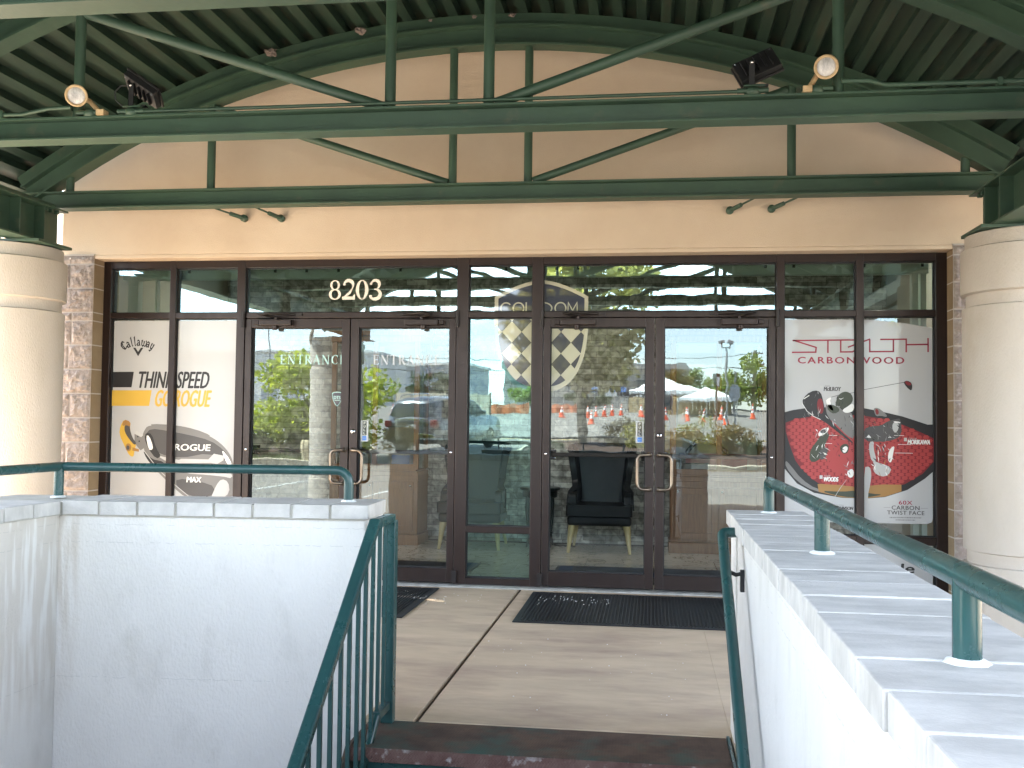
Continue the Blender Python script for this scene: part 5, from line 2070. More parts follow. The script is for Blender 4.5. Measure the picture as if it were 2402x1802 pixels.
art(mb, Rp, face, 3, 4)
hexm = MB()


def inside(p, poly):
    r = False
    for i in range(len(poly)):
        a, b = poly[i], poly[i - 1]
        if (a[1] > p[1]) != (b[1] > p[1]) and p[0] < (b[0] - a[0]) * (p[1] - a[1]) / (b[1] - a[1]) + a[0]:
            r = not r
    return r


du, dv = 16.4, 7.9
for j in range(0, 22):
    for i in range(0, 24):
        u = 1842 + i * du + (du / 2 if j % 2 else 0)
        v = 978 + j * dv
        if inside((u, v), face) and inside((u - 6, v), face) and inside((u + 6, v), face):
            art(mb, Rp, [(u - 7.4, v), (u - 4, v - 4.4), (u + 4, v - 4.4), (u + 7.4, v), (u + 4, v + 4.4), (u - 4, v + 4.4)], 4, 5)
# golden landscape seen along the lower edge
art(mb, Rp, [c6(430, 205), c6(620, 212), c6(760, 228), c6(990, 205), c6(1150, 205), c6(1150, 262), c6(1010, 308), c6(850, 322), c6(640, 318), c6(440, 272)], 5, 10)
art(mb, Rp, sm([c6(440, 262), c6(640, 270), c6(760, 258), c6(900, 285), c6(1000, 290), c6(850, 318), c6(640, 315)], 1), 6, 8)
art(mb, Rp, sm([c6(430, 200), c6(560, 214), c6(740, 222), c6(740, 240), c6(560, 236), c6(440, 226)], 1), 6, 10)
mb.build('printed_club_face', RM, pr_)

mb = MB()
# large driver at the left
art(mb, Rp, sm([c5(*p) for p in ((268, 905), (330, 800), (440, 745), (520, 770), (552, 880), (575, 1000), (640, 1130), (760, 1260), (940, 1420), (930, 1440), (700, 1260), (560, 1150), (430, 1100), (340, 1010))], 1), 6, 0)
art(mb, Rp, sm([c5(*p) for p in ((480, 870), (525, 850), (550, 900), (560, 1000), (540, 1060), (490, 1040), (470, 960))], 1), 7, 4)
seg(mb, Rp, [c5(275, 915), c5(340, 1020), c5(430, 1090), c5(520, 1130)], 0.004, 7, 7)
seg(mb, Rp, [c5(300, 860), c5(370, 815)], 0.006, 7, 7)
# swinging golfer in a cap
art(mb, Rp, sm([c5(*p) for p in ((580, 890), (620, 850), (660, 840), (640, 900), (700, 1020), (640, 1000))], 1), 7, 7)
art(mb, Rp, sm([c5(*p) for p in ((575, 930), (640, 950), (760, 960), (800, 1010), (960, 1060), (970, 1390), (860, 1340), (740, 1210), (610, 1100))], 1), 6, 2)
art(mb, Rp, sm([c5(*p) for p in ((600, 930), (720, 950), (780, 1010), (700, 1060), (620, 1020))], 1), 7, 8)
art(mb, Rp, sm([c5(*p) for p in ((860, 960), (940, 920), (960, 960), (945, 1020), (880, 1045), (830, 1040), (800, 1010))], 1), 7, 7)
art(mb, Rp, sm([c5(*p) for p in ((705, 960), (735, 840), (780, 785), (850, 762), (920, 795), (945, 860), (925, 920), (860, 970), (800, 1000), (760, 950))], 2), 8, 8)
seg(mb, Rp, [c5(760, 858), c5(785, 866), c5(820, 848)], [0.003, 0.005, 0.001], 9, 7)
seg(mb, Rp, [c5(660, 838), c5(760, 812), c5(970, 778), c5(1090, 742), c5(1600, 650)], 0.0035, 7, 0)
art(mb, Rp, sm([c5(*p) for p in ((1592, 645), (1640, 626), (1690, 650), (1708, 700), (1695, 762), (1650, 730), (1615, 690))], 1), 8, 0)
art(mb, Rp, sm([c5(*p) for p in ((1605, 645), (1640, 632), (1690, 660), (1690, 690), (1640, 690))], 1), 9, 4)
for k in range(7):
    seg(mb, Rp, [c5(930, 1185 + k * 12), c5(970, 1180 + k * 12)], 0.001, 8, 3)
# crouched figure with dark sleeve and red shirt, lower left
art(mb, Rp, sm([c5(*p) for p in ((385, 1520), (480, 1400), (520, 1330), (600, 1290), (640, 1330), (590, 1420), (560, 1560), (480, 1680), (370, 1680))], 1), 7, 8)
art(mb, Rp, sm([c5(*p) for p in ((490, 1300), (560, 1240), (640, 1235), (600, 1300), (540, 1340), (490, 1350))], 1), 8, 7)
art(mb, Rp, sm([c5(*p) for p in ((500, 1290), (560, 1250), (610, 1270), (560, 1320))], 1), 9, 1)
art(mb, Rp, sm([c5(*p) for p in ((630, 1440), (720, 1390), (860, 1400), (900, 1470), (960, 1640)) ] + [c6(740, 20), c6(690, 100), c6(600, 120), c6(500, 40)], 1), 7, 5)
art(mb, Rp, sm([c5(*p) for p in ((770, 1480), (830, 1440), (890, 1460), (880, 1560), (820, 1580), (775, 1530))], 1), 8, 8)
art(mb, Rp, sm([c5(*p) for p in ((800, 1500), (850, 1470), (880, 1500), (850, 1560), (810, 1560))], 1), 9, 7)
art(mb, Rp, sm([c5(*p) for p in ((500, 1540), (580, 1480), (620, 1530), (580, 1640), (510, 1660))], 1), 8, 1)
art(mb, Rp, sm([c6(*p) for p in ((680, 100), (720, 70), (745, 90), (740, 140), (700, 152))], 1), 8, 7)
seg(mb, Rp, [c6(680, 165), c6(625, 240), c6(560, 345), c6(530, 385)], [0.002, 0.003, 0.003, 0.002], 8, 3)
# figures at the right
art(mb, Rp, sm([c5(*p) for p in ((1080, 1250), (1180, 1215), (1300, 1210), (1390, 1150), (1480, 1130), (1560, 1110), (1570, 1340), (1450, 1400), (1300, 1420), (1080, 1410))], 1), 6, 1)
art(mb, Rp, sm([c5(*p) for p in ((1450, 1190), (1480, 1160), (1530, 1180), (1530, 1250), (1490, 1310), (1450, 1260))], 1), 7, 3)
art(mb, Rp, sm([c5(*p) for p in ((1465, 1150), (1550, 1160), (1550, 1180), (1470, 1170))], 1), 8, 7)
art(mb, Rp, sm([c5(*p) for p in ((1210, 985), (1250, 975), (1300, 1000), (1380, 1070), (1375, 1100), (1300, 1080), (1240, 1090), (1215, 1030))], 1), 6, 2)
art(mb, Rp, sm([c5(*p) for p in ((1225, 1000), (1260, 990), (1280, 1050), (1245, 1075))], 1), 7, 4)
art(mb, Rp, sm([c5(*p) for p in ((1150, 1420), (1215, 1410), (1205, 1500), (1250, 1670), (1180, 1670), (1150, 1540))], 1), 7, 3)
art(mb, Rp, sm([c5(*p) for p in ((1340, 1500), (1400, 1430), (1490, 1430), (1510, 1500), (1460, 1560), (1380, 1540))], 1), 7, 5)
art(mb, Rp, sm([c5(*p) for p in ((1390, 1580), (1430, 1490), (1480, 1470), (1460, 1560), (1440, 1680), (1400, 1680))], 1), 8, 7)
art(mb, Rp, sm([c6(*p) for p in ((900, 0), (960, 20), (1070, 60), (1040, 125), (980, 140), (910, 100), (930, 60))], 1), 8, 3)
art(mb, Rp, sm([c6(*p) for p in ((828, 60), (880, 50), (895, 110), (885, 200), (862, 300), (868, 400), (845, 525), (828, 530))], 1), 8, 3)
art(mb, Rp, [c5(1105, 1365), c5(1145, 1325), c5(1180, 1368)], 8, 7)
art(mb, Rp, [c5(1395, 1365), c5(1412, 1345), c5(1440, 1362)], 8, 7)
for y_, x0, x1 in ((1335, 630, 735), (1440, 580, 670), (1335, 1470, 1600), (1450, 1520, 1690), (1560, 1480, 1710)):
    seg(mb, Rp, [c5(x0, y_), c5(x1, y_ + 3)], 0.003, 9, 7)
a, b = c5(1645, 1447), c5(1935, 1392)
ltext(mb, Rp, 'MORIKAWA', a[0], b[0], b[1], a[1], 9, 7, 0.12, 0.0022)
a, b = c5(1655, 1386), c5(1760, 1366)
ltext(mb, Rp, 'COLLIN', a[0], b[0], b[1], a[1], 9, 3, 0.1, 0)
art(mb, Rp, [c5(1597, 1365), c5(1636, 1365), c5(1636, 1410), c5(1597, 1410)], 9, 3)
a, b = c6(480, 182), c6(610, 145)
ltext(mb, Rp, 'WOODS', a[0], b[0], b[1], a[1], 9, 7, 0.12, 0.0022)
a, b = c6(484, 140), c6(542, 128)
ltext(mb, Rp, 'TIGER', a[0], b[0], b[1], a[1], 9, 3, 0.1, 0)
art(mb, Rp, [c6(447, 130), c6(473, 130), c6(473, 160), c6(447, 160)], 9, 3)
# folds and highlights printed over the figures
rr = random.Random(17)
for (u0, u1, v0, v1, n_, cols_) in ((1935, 2004, 975, 1030, 26, (1, 2, 3, 8)), (1905, 1945, 1005, 1080, 26, (0, 3, 7, 8)), (1945, 2004, 1035, 1085, 22, (4, 6, 5, 0)), (2028, 2112, 990, 1032, 30, (0, 2, 3, 8)),
                                (2030, 2100, 1035, 1080, 26, (0, 7, 3, 4)), (1885, 1930, 920, 980, 14, (2, 3, 1)), (1960, 2000, 925, 960, 8, (1, 0)), (2045, 2095, 1080, 1116, 14, (7, 2, 10)), (1980, 2002, 1085, 1120, 10, (7, 2))):
    for _ in range(n_):
        u, v = rr.uniform(u0, u1), rr.uniform(v0, v1)
        a_ = rr.uniform(0.3, 2.2)
        L_ = rr.uniform(2.5, 8)
        du_, dv_ = math.cos(a_) * L_, math.sin(a_) * L_
        w_ = rr.uniform(0.002, 0.009)
        stroke(mb, [Rp(u - du_, v - dv_), Rp(u + rr.uniform(-1, 1), v + rr.uniform(-1, 1)), Rp(u + du_, v + dv_)], [0.0006, w_, 0.0006], YP - 0.0047 - rr.random() * 0.0004, rr.choice(cols_))
mb.build('printed_golfers', RM, pr_)

# small lower poster in the window below
lo_ = thing('lower_poster', (1.7, YP, 0.1), 'white poster with large black lettering in the low window at right', 'poster')
MB().box((1.035, YP, 0.085), (2.14, YP + 0.0008, 0.425)).build('sheet', 'paper_white', lo_)
mb = MB()
text(mb, 'le', 1.958, 0.243, 0.105, 0.070, YP - 0.0006, 0, 0.12, 0.004)
mb.build('lettering', ['ink_black'], lo_)
# ------------------------------------------------------------------ what stands on the lot opposite (seen mirrored in the glazing)
def leaf_mesh(rng, n, centers, size, flat=0.35):
    """many separate pointed leaves spread through a set of (centre, radius xyz) clumps"""
    vs, fs = [], []
    tot = sum(c[1][0] * c[1][1] * c[1][2] for c in centers) or 1
    for c, r_ in centers:
        k = max(6, int(n * (r_[0] * r_[1] * r_[2]) / tot))
        for _ in range(k):
            while True:
                p = Vector((rng.uniform(-1, 1), rng.uniform(-1, 1), rng.uniform(-1, 1)))
                if p.length <= 1:
                    break
            p = p * (0.55 + 0.45 * rng.random()) if p.length > 0.3 else p
            if p.length > 1e-4 and rng.random() < 0.6:
                p = p.normalized() * rng.uniform(0.72, 1.05)
            q = Vector((c[0] + p.x * r_[0], c[1] + p.y * r_[1], c[2] + p.z * r_[2]))
            d = Vector((rng.gauss(0, 1), rng.gauss(0, 1), rng.gauss(0, 0.6) - 0.25)).normalized()
            u = d.cross(Vector((rng.gauss(0, 1), rng.gauss(0, 1), rng.gauss(0, 1)))).normalized()
            s = size * rng.uniform(0.6, 1.3)
            o = len(vs)
            vs += [tuple(q), tuple(q + d * s * 0.5 + u * s * 0.28), tuple(q + d * s), tuple(q + d * s * 0.5 - u * s * 0.28)]
            fs.append((o, o + 1, o + 2, o + 3))
    return vs, fs


def blobs(rng, c, R_, n, rr):
    out = []
    for _ in range(n):
        while True:
            p = Vector((rng.uniform(-1, 1), rng.uniform(-1, 1), rng.uniform(-1, 1)))
            if p.length <= 1:
                break
        p = p.normalized() * (p.length ** 0.5) * 0.82
        s = rr * rng.uniform(0.7, 1.25)
        out.append(((c[0] + p.x * R_[0], c[1] + p.y * R_[1], c[2] + p.z * R_[2]), (s * R_[0], s * R_[1], s * 0.8 * R_[2])))
    return out


def plant(name, loc, R_, zc, n, size, mat_, label, cat, group=None, seed=1, trunk=None, nb=14, rr=0.42, low=None):
    rng = random.Random(seed)
    t = thing(name, loc, label, cat, group)
    cs = blobs(rng, (loc[0], loc[1], loc[2] + zc), R_, nb, rr)
    v, f = leaf_mesh(rng, n, cs, size)
    zmin = loc[2] + (low if low is not None else 0.03)
    v2, f2 = [], []
    for q in f:
        if min(v[i][2] for i in q) > zmin:
            o = len(v2)
            v2 += [v[i] for i in q]
            f2.append((o, o + 1, o + 2, o + 3))
    MB().add(v2, f2).build('crown' if trunk else 'foliage', mat_, t)
    mb = MB()
    if trunk:
        h, r0 = trunk
        pts = [Vector(loc) + Vector((rng.uniform(-1, 1) * 0.03 * k, rng.uniform(-1, 1) * 0.03 * k, h * k / 4 - 0.02)) for k in range(5)]
        mb.tube(pts, r0, 12, r_end=r0 * 0.62)
        for k in range(9):
            c, s = cs[k % len(cs)]
            b = pts[-1 - (k % 2)]
            e = b.lerp(Vector(c), 0.85)
            mid = b.lerp(e, 0.5) + Vector((rng.uniform(-.15, .15), rng.uniform(-.15, .15), 0.12))
            mb.tube([b, mid, e], r0 * 0.42, 7, r_end=r0 * 0.12)
        mb.build('trunk', 'bark', t)
    else:
        for k in range(9):
            c, s = cs[k % len(cs)]
            a = Vector(loc) + Vector((rng.uniform(-.3, .3) * R_[0], rng.uniform(-.3, .3) * R_[1], -0.02))
            mid = a.lerp(Vector(c), 0.5) + Vector((rng.uniform(-.1, .1), rng.uniform(-.1, .1), 0))
            mb.tube([a, mid, Vector(c)], 0.022 * max(R_[0], 0.5), 6, r_end=0.006)
        mb.build('stems', 'bark', t)
    return t


# planted islands: kerb ring and mulch
def island(name, pts, label=None):
    n = len(pts)
    c = Vector((sum(p[0] for p in pts) / n, sum(p[1] for p in pts) / n))
    sp_ = sm(pts, 2)
    mb = MB()
    outer = [Vector(p) for p in sp_]
    inner = [p + (c - p).normalized() * 0.16 for p in outer]
    k = len(outer)
    h = 0.14
    vs = [(p.x, p.y, gz(p.y) - 0.05) for p in outer] + [(p.x, p.y, gz(p.y) + h - 0.012) for p in outer] + \
         [(p.x + (c.x - p.x) * 0.006, p.y + (c.y - p.y) * 0.006, gz(p.y) + h) for p in outer] + [(p.x, p.y, gz(p.y) + h) for p in inner] + [(p.x, p.y, gz(p.y) + 0.05) for p in inner]
    fs = []
    for r_ in range(4):
        fs += [(r_ * k + i, r_ * k + (i + 1) % k, (r_ + 1) * k + (i + 1) % k, (r_ + 1) * k + i) for i in range(k)]
    mb.add(vs, fs)
    o = fixn(mb.build('kerb', 'kerb_stone'))
    setp(o, kind='structure')
    mb = MB()
    cv = (c.x, c.y, gz(c.y) + 0.22)
    vs = [(p.x, p.y, gz(p.y) + 0.10) for p in inner] + [cv]
    mb.add(vs, [(i, (i + 1) % k, k) for i in range(k)])
    o = mb.build('mulch_bed', 'mulch')
    setp(o, kind='structure')


island('left', [(-13.5, -17.2), (-8.3, -17.4), (-7.9, -18.5), (-8.6, -23.8), (-13.5, -24.5)])
island('right', [(-3.6, -19.2), (0.9, -17.7), (4.3, -18.1), (5.2, -20.5), (4.4, -25.8), (0.5, -28.2), (-3.4, -27.6), (-4.3, -23.0)])

# grass fringe on the left bed
rng = random.Random(21)
vs, fs = [], []
for _ in range(2600):
    x, y = rng.uniform(-12.5, -8.5), rng.uniform(-18.7, -17.55)
    z = gz(y) + 0.10
    d = Vector((rng.gauss(0, .5), rng.gauss(0, .5), 1)).normalized() * rng.uniform(0.06, 0.2)
    u = Vector((rng.gauss(0, 1), rng.gauss(0, 1), 0)).normalized() * 0.012
    o = len(vs)
    b = Vector((x, y, z))
    vs += [tuple(b - u), tuple(b + u), tuple(b + d)]
    fs.append((o, o + 1, o + 2))
o = MB().add(vs, fs).build('ground_cover_grass', 'grass_blade')
setp(o, 'short green grass fringe in front of the big leafy bush', 'grass', kind='stuff')

plant('leafy_bush', (-9.15, -19.0, 0.22), (2.15, 1.4, 1.55), 1.62, 7600, 0.19, 'leaf_bright', 'large bright green leafy bush mirrored in the left pair of doors', 'bush', seed=4, nb=24, rr=0.40)
plant('juniper_shrub', (-10.95, -18.2, 0.20), (0.75, 0.5, 0.42), 0.42, 1500, 0.10, 'leaf_dark', 'low dark juniper shrub at the left foot of the big leafy bush', 'shrub', seed=6, nb=8, rr=0.5)
plant('juniper_shrub', (-9.6, -18.3, 0.20), (0.9, 0.35, 0.35), 0.34, 1200, 0.09, 'leaf_dark', 'low dark juniper shrub beneath the big bush, behind the stone urn', 'shrub', seed=8, nb=8, rr=0.5)

# stone urn on the bed
uz = gz(-17.75) + 0.10
t = thing('stone_urn', (-9.03, -17.75, uz), 'pale stone urn shaped litter bin below the leafy bush', 'litter bin')
MB().lathe([(0.0, 0.0), (0.17, 0.0), (0.19, 0.03), (0.235, 0.28), (0.24, 0.42), (0.215, 0.52), (0.19, 0.54), (0.175, 0.53), (0.17, 0.40), (0.0, 0.38)], (-9.03, -17.75, uz), 24).build('bowl', 'urn_stone', t)
mb = MB()
for k in range(12):
    a = 2 * math.pi * k / 12
    mb.tube([(-9.03 + r_ * math.cos(a), -17.75 + r_ * math.sin(a), uz + h_) for r_, h_ in ((0.185, 0.02), (0.235, 0.27), (0.242, 0.42), (0.22, 0.51))], 0.012, 6)
mb.build('ribs', 'urn_stone', t)

# street tree on the right-hand island and its shrubs
tz = gz(-25.4) + 0.15
plant('street_tree', (-2.27, -25.4, tz), (2.9, 2.4, 3.5), 4.75, 12000, 0.25, 'leaf_olive', 'broad olive green tree mirrored behind the shield emblem', 'tree', seed=12, trunk=(2.0, 0.19), nb=52, rr=0.25, low=1.30)
for i, (x, y, R_, zc, mt_, lb) in enumerate((
        (-0.95, -24.7, (0.62, 0.55, 0.50), 0.42, 'leaf_rust', 'rounded brownish shrub mirrored beside the PULL sticker of the right doors'),
        (-0.35, -23.2, (0.55, 0.5, 0.46), 0.40, 'leaf_olive', 'olive rounded shrub behind the meeting stiles of the right doors'),
        (0.62, -20.6, (0.75, 0.6, 0.62), 0.52, 'leaf_rust', 'reddish brown shrub mirrored above the golf bag'),
        (1.45, -21.4, (0.7, 0.6, 0.66), 0.60, 'leaf_olive', 'olive green shrub mirrored right of the reddish brown shrub'),
        (2.25, -20.4, (0.55, 0.5, 0.52), 0.46, 'leaf_rust', 'small brown rounded shrub mirrored at the foot of the parking sign'),
        (2.9, -21.6, (0.42, 0.4, 0.30), 0.26, 'leaf_dark', 'low dark green shrub mirrored at the right edge of the right door'),
        (-2.9, -21.7, (0.35, 0.3, 0.25), 0.2, 'leaf_dark', 'little dark green plant mirrored in front of the tree trunk'),
        (-6.9, -18.9, (0.55, 0.5, 0.5), 0.42, 'leaf_rust', 'brownish shrub mirrored just left of the parked car'))):
    plant('rounded_shrub', (x, y, gz(y) + 0.08), R_, zc, 1500, 0.085, mt_, lb, 'shrub', 'shrubs on the planted islands', seed=30 + i, nb=9, rr=0.5)

# parking sign
sz = gz(-26.05) + 0.05
t = thing('parking_sign', (2.76, -26.05, sz), 'white parking notice on a square post mirrored at right', 'sign')
MB().box((2.73, -26.08, sz), (2.79, -26.02, sz + 2.55)).build('post', 'pole_metal', t)
mb = MB()
mb.prism(sm([(2.56, 2.12), (2.95, 2.12), (2.95, 2.70), (2.56, 2.70)], 1), 'y', -26.0, -25.99)
mb.build('sign_panel', 'paper_white', t)
mb = MB()
mb.prism([(2.70, 2.60), (2.755, 2.65), (2.81, 2.60)], 'y', -25.989, -25.985)
for k, w in enumerate((0.14, 0.20, 0.12, 0.2, 0.16)):
    mb.box((2.755 - w * 0.7, -25.989, 2.50 - k * 0.055), (2.755 + w * 0.7, -25.986, 2.485 - k * 0.055), 1)
mb.build('sign_print', ['ink_navy', 'ink_light'], t)
t = thing('utility_box', (3.1, -40.2, gz(-40.2)), 'tall narrow brown and white post box mirrored above the parking notice', 'box')
MB().box((3.02, -40.3, gz(-40.2)), (3.10, -40.2, 3.1)).build('post', 'pole_wood', t)
MB().box((2.92, -40.4, 3.1), (3.22, -40.15, 3.75)).build('cabinet', 'dark_brick', t)
MB().box((3.06, -40.15, 3.15), (3.2, -40.13, 3.6)).build('label_plate', 'paper_white', t)

# sign post and pipe rail beyond the stair well
t = thing('sign_post', (-3.1, -19.3, gz(-19.3)), 'thin black sign post mirrored left of the tree trunk', 'post')
MB().tube([(-3.1, -19.3, gz(-19.3)), (-3.1, -19.3, 2.2)], 0.03, 10).build('pole', 'black_metal', t)
MB().box((-3.25, -19.33, 2.0), (-2.95, -19.31, 2.5)).build('sign_panel', 'pole_metal', t)
t = thing('added_dark_wall', (-1.3, -8.9, gz(-8.9)), 'low dark brick wall added behind the viewer, darkening the reflection in the doors', 'wall')
MB().box((-3.1, -9.1, -1.0), (0.50, -8.72, 0.80)).box((-3.13, -9.13, 0.80), (0.53, -8.69, 0.86)).build('brickwork', 'dark_brick', t, bevel=0.006)  # unseen wall added to keep the low door reflections dark
t = thing('pipe_rail', (-1.3, -19.0, 0.3), 'black pipe rail mirrored in front of the tree', 'railing')
zr_ = gz(-19.0)
mb = MB().tube([(-4.2, -19.0, zr_ + 0.72), (-0.6, -19.0, zr_ + 0.72)], 0.028, 10)
mb.build('rail', 'black_metal', t)
for x in (-4.1, -2.85, -1.8, -0.75):
    MB().tube([(x, -19.0, zr_), (x, -19.0, zr_ + 0.72)], 0.028, 10).build('post', 'black_metal', t)


# parked sport utility car
def car():
    L, W_, H_ = 4.75, 1.86, 1.74
    t = thing('parked_car', (0, 0, 0), 'dark grey sport utility car with silver roof rails mirrored behind the left armchair', 'car')
    prof = [(-2.30, 0.42), (-2.36, 0.62), (-2.33, 0.98), (-2.24, 1.12), (-2.02, 1.62), (-1.90, 1.70), (-0.2, 1.74), (0.45, 1.64), (1.05, 1.14), (2.05, 1.02), (2.30, 0.88), (2.38, 0.60), (2.34, 0.38), (1.9, 0.32), (-1.9, 0.32)]
    vs = []
    sec = 7
    for k in range(sec):
        u = -1 + 2 * k / (sec - 1)
        for (l_, h_) in prof:
            tuck = 0.0 if h_ < 1.0 else (h_ - 1.0) * 0.24
            w_ = (W_ / 2 - tuck)
            bul = 1 - 0.06 * (abs(u) ** 4) * (1 if h_ > 0.4 else 0)
            vs.append((u * w_, l_ * bul, h_ * (1 - 0.02 * u ** 4 if h_ > 1.5 else 1)))
    n = len(prof)
    fs = []
    for k in range(sec - 1):
        for i in range(n):
            j = (i + 1) % n
            fs.append((k * n + i, k * n + j, (k + 1) * n + j, (k + 1) * n + i))
    fs += [tuple(range(n)), tuple((sec - 1) * n + i for i in range(n - 1, -1, -1))]
    body = fixn(MB().add(vs, fs, 0, True).build('body', 'car_paint', t, bevel=0.03))
    md = body.modifiers.new('es', 'EDGE_SPLIT')
    md.split_angle = R(38)
    # rear glass, proud of the shell
    def yr(z):
        return -2.24 + (z - 1.12) / 0.5 * 0.22
    mb = MB()
    w0, w1 = 0.78, 0.66
    q = [(-w0, yr(1.16) - 0.012, 1.16), (w0, yr(1.16) - 0.012, 1.16), (w1, yr(1.57) - 0.012, 1.57), (-w1, yr(1.57) - 0.012, 1.57)]
    mb.add(q + [(p[0], p[1] + 0.02, p[2]) for p in q], [(0, 1, 2, 3), (0, 4, 5, 1), (2, 6, 7, 3), (1, 5, 6, 2), (3, 7, 4, 0)])
    mb.build('rear_window', 'car_glass', t)
    for s in (-1, 1):
        for (l0, l1, m0, m1) in ((-1.95, -1.05, -1.72, -1.02), (-0.98, -0.12, -0.98, -0.16), (-0.05, 0.85, -0.08, 0.42)):
            za, zb_ = 1.12, 1.58
            xa_, xb2 = W_ / 2 - 0.03 + 0.015, W_ / 2 - 0.14 + 0.018
            mb = MB()
            q = [(s * xa_, l0, za), (s * xa_, l1, za), (s * xb2, m1, zb_), (s * xb2, m0, zb_)]
            mb.add(q + [(p[0] - s * 0.03, p[1], p[2]) for p in q], [(0, 1, 2, 3), (3, 2, 1, 0)])
            mb.build('side_window', 'car_glass', t)
        mb = MB()
        mb.box((s * 0.70, -2.39, 0.86), (s * 0.90, -2.28, 1.04))
        mb.build('tail_light', 'tail_red', t, bevel=0.02)
        mb = MB()
        mb.tube([(s * 0.66, -1.80, 1.72), (s * 0.66, -1.72, 1.785), (s * 0.66, 0.1, 1.80), (s * 0.66, 0.25, 1.74)], 0.018, 8)
        mb.build('roof_rail', 'chrome', t)
        mb = MB()
        mb.box((s * 0.93, 0.62, 1.08), (s * 1.10, 0.74, 1.24))
        mb.build('wing_mirror', 'car_paint', t, bevel=0.03)
        for l_ in (-1.45, 1.45):
            mb = MB()
            mb.lathe([(0.0, -0.11), (0.30, -0.11), (0.355, -0.08), (0.36, 0.08), (0.30, 0.11), (0.0, 0.11)], (s * 0.82, l_, 0.36), 28, axis='x')
            w = mb.build('wheel', 'tyre', t)
            MB().lathe([(0.0, 0.0), (0.22, 0.0), (0.23, s * 0.006)], (s * 0.93, l_, 0.36), 20, axis='x').build('rim', 'chrome', w)
    MB().box((-0.86, -2.43, 0.46), (0.86, -2.30, 0.66)).build('bumper', 'chrome', t, bevel=0.03)
    MB().box((-0.60, -2.385, 1.055), (0.60, -2.33, 1.095)).build('chrome_strip', 'chrome', t, bevel=0.008)
    MB().box((-0.17, -2.375, 0.80), (0.17, -2.34, 0.94)).build('number_plate', 'paper_white', t)
    MB().tube([(0.1, -2.20, 1.20), (-0.25, -2.22, 1.17)], 0.012, 6).build('rear_wiper', 'black_metal', t)
    return t


c_ = car()
# local +y is the car's front; parked nose away from the building
pos = Vector((-6.45, -23.3))
ang = math.atan2(-(0.20), -0.98)
c_.location = (pos.x, pos.y, gz(pos.y))
c_.rotation_euler = (R(2.75), 0, math.pi + 0.26)

# traffic cones
def cone_proto():
    t = thing('traffic_cone', (0, 0, 0), 'x', 'traffic cone', 'orange traffic cones across the lot')
    MB().prism([(-0.18, -0.15), (-0.15, -0.18), (0.15, -0.18), (0.18, -0.15), (0.18, 0.15), (0.15, 0.18), (-0.15, 0.18), (-0.18, 0.15)], 'z', 0.0, 0.035).build('base', 'cone_orange', t)
    mb = MB()
    def rad(h):
        return 0.135 - (h - 0.035) / 0.665 * 0.105
    hs = [0.035, 0.33, 0.47, 0.53, 0.62, 0.70]
    for i in range(5):
        mi = 1 if i in (1, 3) else 0
        mb.lathe([(rad(hs[i]) + (0.004 if mi else 0), hs[i]), (rad(hs[i + 1]) + (0.004 if mi else 0), hs[i + 1])], (0, 0, 0), 18, mi)
    mb.lathe([(0.03, 0.70), (0.022, 0.715), (0.0, 0.718)], (0, 0, 0), 18)
    mb.build('body', ['cone_orange', 'cone_white'], t)
    return t


cones = [(-14.9, -48.8), (-14.38, -49.6), (-13.76, -49.7), (-11.76, -46.96), (-8.33, -39.46), (-7.42, -36.52), (-3.24, -51.3), (-2.73, -51.5), (-2.30, -51.6), (-1.70, -51.7),
         (-0.55, -50.4), (0.82, -46.4), (1.91, -47.75), (2.75, -44.92), (3.79, -47.7), (3.66, -42.4), (5.82, -51.02), (-4.97, -48.18), (-3.64, -49.3), (-2.95, -41.21)]
special = {3: 'orange cone mirrored beside the yellow bin, in front of the pale board fence', 4: 'orange cone with white bands mirrored in the middle panel, the left of two', 5: 'orange cone with white bands mirrored in the middle panel, the right of two',
           11: 'large orange cone mirrored just right of the meeting stiles of the right doors', 15: 'nearest orange cone mirrored below the parking notice', 19: 'nearest orange cone mirrored just right of the tree trunk', 16: 'lone small cone mirrored at the far right beside the wooded edge'}
cp = cone_proto()
for i, (x, y) in enumerate(cones):
    loc = (x, y, gz(y))
    lab = special.get(i, 'small orange traffic cone mirrored in the distance before tents and fences')
    if i == 0:
        cp.location = loc
        cp['label'] = lab
    else:
        dup(cp, loc, lab)

# yellow bin
t = thing('yellow_bin', (-11.3, -46.6, gz(-46.6)), 'yellow plastic bin mirrored beside the cones in front of the pale fence', 'bin')
MB().lathe([(0.0, 0), (0.26, 0), (0.32, 0.55), (0.0, 0.55)], (-11.3, -46.6, gz(-46.6)), 16).build('tub', 'road_yellow', t)
MB().lathe([(0.34, 0.55), (0.34, 0.60), (0.2, 0.64), (0.0, 0.65)], (-11.3, -46.6, gz(-46.6)), 16).build('lid', 'road_yellow', t)


